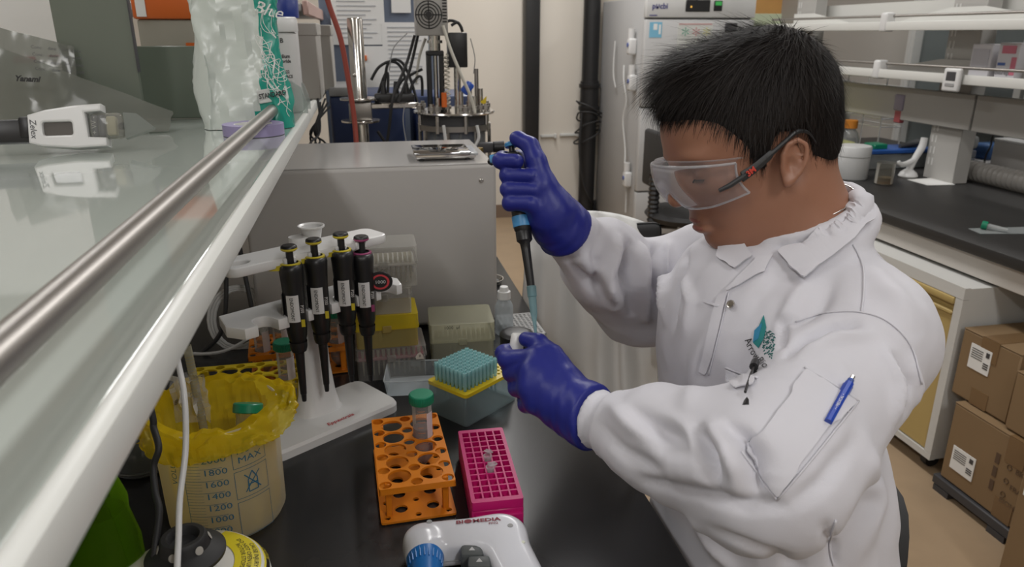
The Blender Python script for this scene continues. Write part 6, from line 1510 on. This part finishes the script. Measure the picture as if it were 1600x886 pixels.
V_, F_ = G_.net(D_); V_ = relax(V_, F_, 1, .4); V_ = glove_wrinkle(V_, F_, wl, cu_, .0016)
glL = world_child('glove', np_mesh('glove', V_, F_), m_glove, 'blue nitrile glove on the lower hand pinching a white cap')
# ------------------------------------------------------------------ trousers and shoes (under the bench), shirt at the neck
m_trou = mat('dark_trousers', (.03, .032, .04), .85); m_shoe = mat('dark_shoe', (.03, .028, .027), .5)
G_ = Grid((.02, .52, .03), (.75, 1.0, .66), .012)
D_ = G_.ell((.56, .77, .54), (.16, .19, .10))
for s in (-1, 1):
    y = .77+s*.10; D_ = smin(D_, G_.cap((.52, y, .53), (.14, y+s*.02, .52), .085, .065), .03); D_ = smin(D_, G_.cap((.14, y+s*.02, .52), (.20, y+s*.02, .09), .062, .048), .02)
V_, F_ = G_.net(D_); V_ = relax(V_, F_, 2); world_child('trousers', np_mesh('trousers', V_, F_), m_trou)
for s in (-1, 1):
    G_ = Grid((.02, .6+s*.12, -.02), (.30, .94+s*.12, .14), .006); y = .77+s*.12
    D_ = smax(smin(G_.cap((.215, y, .045), (.09, y, .032), .045, .038), G_.cap((.20, y, .05), (.20, y, .10), .046, .05), .02), (.004-G_.Z).astype(np.float32), .003)
    V_, F_ = G_.net(D_); V_ = relax(V_, F_, 2); world_child('shoe', np_mesh('shoe', V_, F_), m_shoe)
G_ = Grid((.42, .68, .95), (.68, .93, 1.17), .004); gg = G_
sh = np.maximum(np.abs(gg.cap(NECK+np.array([-.006, 0, .05]), NECK+np.array([.0, 0, -.08]), .0600, .075))-.003, 0)-.0035
tilt = (gg.Z-(1.140+(gg.X-.515)*.45)).astype(np.float32); sh = smax(sh, tilt, .004)
V_, F_ = G_.net(sh); V_ = relax(V_, F_, 1); world_child('shirt_collar', np_mesh('shirt_collar', V_, F_), m_navy, 'navy blue shirt collar')
# ------------------------------------------------------------------ coat details
drape([(1211, 397), (1256, 447), (1296, 412), (1333, 380), (1364, 346), (1359, 312), (1340, 300), (1312, 318), (1285, 345), (1262, 362), (1236, 385)], .010, .002, 6, 'collar_flap', smooth=3)
drape([(1128, 372), (1166, 384), (1180, 402), (1150, 424), (1120, 404)], .006, .002, 5, 'collar_flap', smooth=2)
drape([(1182, 402), (1211, 398), (1196, 428), (1140, 458), (1134, 452), (1160, 425)], .005, .0016, 5, 'lapel')
drape([(1141, 452), (1120, 462), (1098, 545), (1089, 582), (1106, 588), (1116, 560), (1132, 490)], .003, .0015, 6, 'front_placket')
seam([(1140, 456), (1118, 545), (1108, 586)], .0008); seam([(1332, 382), (1348, 415), (1350, 450), (1346, 488)]); seam([(1243, 503), (1290, 490), (1340, 488), (1385, 502), (1422, 540), (1440, 600)], .0009)
seam([(1305, 812), (1297, 850), (1302, 884)])
drape([(1100, 466), (1127, 476), (1124, 483), (1098, 473)], .004, .0012, 4, 'stitched_tab')
drape([(1134, 574), (1160, 584), (1184, 592), (1180, 604), (1166, 610), (1146, 611), (1137, 598)], .004, .0014, 5, 'chest_pocket')
seam([(1134, 574), (1162, 585), (1184, 592)], .0013)
drape([(1257, 575), (1300, 600), (1340, 627), (1300, 678), (1256, 732), (1214, 780), (1184, 742), (1157, 706), (1205, 640)], .0045, .0016, 7, 'sleeve_pocket', smooth=4)
seam([(1257, 575), (1300, 600), (1340, 627)], .0013); seam([(1340, 627), (1300, 678), (1256, 732), (1214, 780)], .0011); seam([(1214, 780), (1184, 742), (1157, 706)], .0011); seam([(1318, 640), (1327, 645)], .001)
# snap button: a small ring lying on the cloth
h_ = hit(1145, 477)
if h_[0]:
    M = basis(h_[0]+h_[1]*.0045, h_[1].orthogonal(), h_[1].cross(h_[1].orthogonal()))
    b = B().lathe([(.0034, .0), (.0036, .0012), (.0046, .0014), (.0052, .0006), (.0052, 0)], 24, M=M).lathe([(0, .0006), (.0034, .0006)], 20, M=M)
    me = bpy.data.meshes.new('snap_button'); me.from_pydata(b.v, [], b.f); smooth_mesh(me, 60); world_child('snap_button', me, m_steel, parent=coat)
# embroidered emblem and name on the chest
m_tealp = mat('teal_thread', (.02, .22, .22), .8); m_blueth = mat('blue_thread', (.03, .22, .38), .8); m_gth = mat('dark_green_thread', (.02, .14, .13), .8)
drape([(1194, 493), (1198, 512), (1194, 530), (1186, 544), (1178, 536), (1183, 518)], .0014, .0006, 4, 'emblem', m_tealp, smooth=0)
drape([(1180, 517), (1192, 505), (1186, 530), (1178, 535)], .0020, .0006, 4, 'emblem', m_blueth, smooth=0)
rs = random.Random(3); dots = B()
def emb(u, v): return (1197+u*17-v*7, 512+u*12+v*38)     # skewed field beside the emblem
for i in range(7):
    for j in range(11):
        if rs.random() < .25: continue
        u, v = (i+.5)/7+rs.uniform(-.04, .04), (j+.5)/11+rs.uniform(-.03, .03); h_ = hit(*emb(u, v))
        if h_[0] is None: continue
        n_ = h_[1]; a_ = n_.orthogonal().normalized(); a_ = (Matrix.Rotation(rs.uniform(0, 6), 3, n_) @ a_); c_ = n_.cross(a_); o_ = h_[0]+n_*.0012
        L, w = rs.uniform(.0007, .0016), .00045
        dots.add([o_-a_*L-c_*w, o_+a_*L-c_*w, o_+a_*L+c_*w, o_-a_*L+c_*w, o_-a_*L-c_*w-n_*.001, o_+a_*L-c_*w-n_*.001, o_+a_*L+c_*w-n_*.001, o_-a_*L+c_*w-n_*.001], [(0, 1, 2, 3), (0, 4, 5, 1), (1, 5, 6, 2), (2, 6, 7, 3), (3, 7, 4, 0)])
me = bpy.data.meshes.new('emblem_dots'); me.from_pydata(dots.v, [], dots.f); world_child('emblem_dots', me, m_gth, parent=coat)
def lay_text(s_, p0, p1, size, m, name, bow=0, off=.0014):
    h0, h1 = hit(*p0), hit(*p1)
    me = text(s_, 1, .0); xs = [v.co.x for v in me.vertices]; x0, x1 = min(xs), max(xs); b = B(); V = []
    d = np.array(p1)-np.array(p0); L = np.hypot(*d); ux = d/L; uy = np.array([ux[1], -ux[0]])
    for v in me.vertices:
        t_ = (v.co.x-x0)/(x1-x0); q = np.array(p0)+d*t_+uy*(v.co.y*size+bow*4*t_*(1-t_)); h_ = hit(*q)
        V.append(h_[0]+h_[1]*off if h_[0] else Vector(h0[0]))
    m2 = bpy.data.meshes.new(name); m2.from_pydata(V, [], [tuple(p.vertices) for p in me.polygons]); world_child(name, m2, m, parent=coat)
lay_text('ArrowBio', (1169, 529), (1199, 574), 17, m_ink, 'embroidered_name', -4)
# ------------------------------------------------------------------ necklace
nk = []
for k in range(24):
    a = math.radians(-150+k*300/23); c_ = NECK+(-tf)*math.cos(a)*.0625+tl*math.sin(a)*.0625+np.array([0, 0, .038+.020*math.cos(a)]); nk.append(c_)
b = B().tube(nk, .0008, 6, smooth=3); me = bpy.data.meshes.new('necklace'); me.from_pydata(b.v, [], b.f); smooth_mesh(me, 180); world_child('necklace', me, m_steel)
# ------------------------------------------------------------------ safety glasses (worn)
m_lens = clear('clear_polycarbonate', (.90, .90, .92), .035, .03, spec=.9); m_rim = clear('clear_polycarbonate_edge', (.85, .85, .87), .30, .05, spec=.9)
def hmesh(name, b, m, parent, ang=60):
    me = bpy.data.meshes.new(name); me.from_pydata([tuple(HO+np.array(v) @ HR) for v in b.v], [], b.f); smooth_mesh(me, ang); return world_child(name, me, m, parent=parent)
gl_ = thing('safety_glasses', 'clear wraparound safety glasses with dark temples', 'glasses'); 
del gl_['category']; gl_.name = 'safety_glasses'; gl_.parent = person
def lens(th, s_):
    """th -1..1 round the face, s_ 0 top .. 1 bottom"""
    a = th*1.42; x = .030+.090*max(0, math.cos(a))**.62; y = .077*math.copysign(abs(math.sin(a))**.9, th)
    top = .008-.012*abs(th)**2-.010*math.exp(-(th/.16)**2)*0; bot = -.046+.016*math.exp(-(th/.20)**2)+.018*max(0, abs(th)-.62)**1.2
    z = top+(bot-top)*s_; x += .005*math.sin(PI*s_)-.008*s_+.004
    return (x, y, z)
NT, NS = 36, 10
lb = B().grid([[lens(-1+2*i/NT, j/NS) for j in range(NS+1)] for i in range(NT+1)])
o = hmesh('lens', lb, m_lens, gl_, 180)
md = o.modifiers.new('thickness', 'SOLIDIFY'); md.thickness = .0018
eb = B()
eb.tube([lens(-1+2*i/NT, 0) for i in range(NT+1)], .0016, 6).tube([lens(-1+2*i/NT, 1) for i in range(NT+1)], .0014, 6)
for th in (-1, 1): eb.tube([lens(th, j/NS) for j in range(NS+1)], .0014, 6)
hmesh('lens_edge', eb, m_rim, gl_)
bw = B().grid([[(lens(-1+2*i/NT, 0)[0]-.014*k, lens(-1+2*i/NT, 0)[1]*(1-.10*k), lens(-1+2*i/NT, 0)[2]+.004*math.sin(PI*k)+.001*k) for k in (0, .35, .7, 1)] for i in range(NT+1)])
hmesh('brow_guard', bw, m_lens, gl_, 180)
for s in (1, -1):
    a_, z_ = .072*s, -.012
    pts = [(.060, .0800*s, -.020), (.045, .0815*s, -.015), (.025, .083*s, -.006), (.006, .084*s, .003), (-.010, .083*s, .009), (-.024, .080*s, .004), (-.032, .077*s, -.010)]
    tb_ = B()
    P = catmull(pts, 5); n = len(P)
    for k_ in range(1):
        rows = []
        for i, p in enumerate(P):
            t_ = i/(n-1); hgt = .0062*(1-.55*t_) if t_ < .35 else .0036*(1-.4*t_); rows.append([(p.x, p.y+.0016*s*math.cos(q), p.z+hgt*math.sin(q)) for q in np.linspace(0, 2*PI, 11)])
        tb_.grid(rows)
    te = hmesh('temple', tb_, mat('charcoal_temple', (.022, .023, .025), .45), gl_)
    hmesh('hinge_arm', B().tube([(.086, .0735*s, -.028), (.074, .0785*s, -.025), (.056, .0808*s, -.019)], [.0022, .003, .003], 8), mat('charcoal_temple', (.022, .023, .025), .45), te)
    if s > 0:
        me = text('3M', .0088, .0003, bold=.0003); me.transform(basis((.050, .0838, -.0168), (-.93, 0, .37), (.37, 0, .93))); 
        me.transform(Matrix(((HR[0][0], HR[1][0], HR[2][0], HO[0]), (HR[0][1], HR[1][1], HR[2][1], HO[1]), (HR[0][2], HR[1][2], HR[2][2], HO[2]), (0, 0, 0, 1)))); world_child('temple_lettering', me, mat('red_print', (.55, .05, .03), .5), parent=te)
# parts of the glasses were placed relative to the person's base: undo for the extra level
# eyebrow and lashes
br_ = B()
for s in (-1, 1):
    for k in range(60):
        t_ = random.random(); p = Vector((.0985-.020*t_**2, s*(.014+.036*t_), .010+.006*math.sin(PI*t_*.8)+random.uniform(-.003, .003))); d = Vector((-.002, s*.007, .002+random.uniform(-.001, .002)))
        br_.tube([p, p+d*.6+Vector((.0008, 0, 0)), p+d], [.0004, .0004, .0001], 4)
    for k in range(26):
        t_ = k/25; p = Vector((.0935-.008*abs(t_-.4), s*(.020+.026*t_), -.0165)); br_.tube([p, p+Vector((.004, s*.001, -.003))], [.00028, .0001], 4)
hmesh('eyebrows', br_, m_hair, person)
# ------------------------------------------------------------------ pipette held upright in the fist
tp, bt_ = D3(800, 236, .982), D3(831, 456, .962)
axv = Vector(bt_-tp); Lp = axv.length
t = thing('held_pipette', 'black pipette with blue band gripped in the raised gloved hand', 'pipette', tuple(bt_), rot=Vector((0, 0, 1)).rotation_difference(-axv.normalized()).to_euler())
def za(f): return Lp*f       # fraction up from the shaft end
mk('shaft', B().lathe([(0, 0), (.0042, 0), (.0050, .004), (.0062, za(.30)), (.0068, za(.34)), (.0105, za(.36)), (.0108, za(.42)), (.0098, za(.43))], 24), m_black, t)
mk('body', B().lathe([(.0098, za(.42)), (.0118, za(.44)), (.0125, za(.60)), (.0130, za(.85)), (.0140, za(.92)), (.0125, za(.97)), (.008, za(.99)), (0, za(.99))], 24), m_black, t)
bb = mk('blue_band', B().lathe([(.0113, za(.455)), (.0127, za(.457)), (.0130, za(.53)), (.0120, za(.532))], 24), mat('blue_label', (.06, .26, .52), .4), t)
mk('volume_window', B().box(.006, .0132, -.011, -.006, za(.50), za(.66)), mat('pale_ink', (.55, .55, .55), .5), t)
mk('finger_hook', B().tube([(0, .0, za(.93)), (-.014, -.004, za(.955)), (-.026, -.006, za(.95)), (-.033, -.008, za(.915))], [.008, .0075, .006, .0045], 10, smooth=5), m_black, t)
mk('hook_patch', B().rbox(-.034, -.022, -.016, -.011, za(.905), za(.965), .002, 2), mat('blue_label', (.06, .26, .52), .4), t)
mk('plunger', B().cyl((0, 0, za(.98)), (0, 0, za(1.03)), .004, n=14), m_black, t)
mk('button', B().lathe([(0, za(1.06)), (.008, za(1.06)), (.0092, za(1.05)), (.0085, za(1.03)), (0, za(1.03))], 20), mat('blue_button', (.03, .20, .42), .4), t)
tipo = D3(838, 532, .955); ax2 = Vector(tipo-bt_)
t2 = thing('fitted_tip', 'long translucent tip on the pipette in the raised hand', 'pipette tip', tuple(bt_), rot=Vector((0, 0, 1)).rotation_difference(ax2.normalized()).to_euler())
L2 = ax2.length
mk('wall', B().lathe([(.0054, -.008), (.0054, .002), (.0046, L2*.45), (.0026, L2*.62), (.0012, L2)], 16), clear('aqua_tip_plastic', (.42, .62, .66), .42, .15, .4), t2); mk('collar', B().lathe([(.0054, -.008), (.0064, -.007), (.0062, .006), (.0053, .007)], 16), clear('aqua_tip_plastic', (.42, .62, .66), .42, .15, .4), t2)
# white capped vial pinched in the other hand
wc = D3(812, 538, .950); wc2 = D3(806, 552, .952)
t = thing('white_cap_vial', 'small white cap pinched between gloved thumb and finger', 'cap', tuple(wc2), rot=(-.2, .15, .1))
mk('cap', B().lathe([(0, .026), (.0065, .026), (.0082, .024), (.0090, .010), (.0088, -.004), (.0070, -.006), (0, -.006)], 24), m_whitep, t)
mk('wall', B().lathe([(.0065, -.004), (.0065, -.03), (.002, -.042), (0, -.042)], 20), m_mt, t)
# pens
def pen_at(name, label, p0, p1, m, parts, off=.006):
    h0, h1 = hit(*p0), hit(*p1); a, b_ = h0[0]+h0[1]*off, h1[0]+h1[1]*off; t = thing(name, label, 'pen', a); d = b_-a; L = d.length; u = d.normalized(); n = h0[1]
    return t, d, L, u, n
t, d, L, u, n = pen_at('blue_pen', 'blue pen clipped in the sleeve pocket of the lab coat', (1291, 664), (1321, 605), None, None)
m_bp = mat('blue_pen_plastic', (.015, .06, .42), .3)
mk('clip', B().tube([(0, 0, 0), u*L*.5+n*.0012, u*L*1.0+n*.001], [.0036, .0036, .004], 8), m_bp, t); mk('barrel', B().tube([u*L*.55-n*.006, u*L*1.02-n*.005], .0048, 12), m_bp, t)
mk('barrel_end', B().tube([u*L*1.0-n*.005, u*L*1.20-n*.006], [.0036, .003], 10), clear('blue_clear_plastic', (.10, .18, .55), .5, .1), t)
mk('click_button', B().tube([u*L*1.18-n*.006, u*L*1.30-n*.006], .0022, 8), m_steel, t)
me = text('• • MEDICAL •', .0035, 0); mk('clip_lettering', B().mesh(me, basis(u*L*.45+n*.0052, u, n.cross(u))), m_paper, t, ang=0)
t, d, L, u, n = pen_at('black_pen', 'black pen clipped in the chest pocket under the embroidered name', (1167, 621), (1183, 580), None, None)
mk('clip', B().tube([(0, 0, 0), u*L*.5+n*.001, u*L], .0013, 8), m_black, t); mk('cap', B().tube([u*L*.96, u*L*1.18], [.0045, .0042], 12), m_black, t); mk('barrel', B().tube([u*L*.95-n*.008, -u*L*.2-n*.010], .0038, 10), m_black, t)
# ------------------------------------------------------------------ the person's chair
t = thing('office_chair', 'black office chair under the person in the lab coat', 'chair', (.430, .77, 0))
bk = B(); rows = []
for i in range(13):
    a = -1+2*i/12; a = math.sin(a*PI/2); rows.append([(.165+.03*s_+.035-.045*a*a*.9+(.02 if k else 0), .0+a*.12, -.0+.50+.27*s_*(1-.22*abs(a)**5)+.0) for s_, k in ((0, 0), (.5, 0), (.97, 0), (1, 0), (1.0, 1), (.97, 1), (.5, 1), (0, 1), (0, 0))])
mk('backrest', B().grid(rows), m_blacksoft, t, ang=60)
mk('seat', B().rbox(-.24, .22, -.24, .24, .42, .47, .02, 3), m_blacksoft, t)
mk('back_bar', B().tube([(.10, 0, .42), (.26, 0, .44), (.255, 0, .60)], .014, 10, smooth=5), m_black, t)
mk('gas_column', B().cyl((0, 0, .10), (0, 0, .42), .025, n=16), m_steeld, t)
for k in range(5):
    a = 2*PI*k/5+.4; l_ = mk('base_arm', B().tube([(0, 0, .11), (.27*math.cos(a), .27*math.sin(a), .07)], [.022, .014], 8), m_black, t)
    mk('castor', B().cyl((.27*math.cos(a)-.012, .27*math.sin(a), .028), (.27*math.cos(a)+.012, .27*math.sin(a), .028), .028, n=14), m_black, l_)
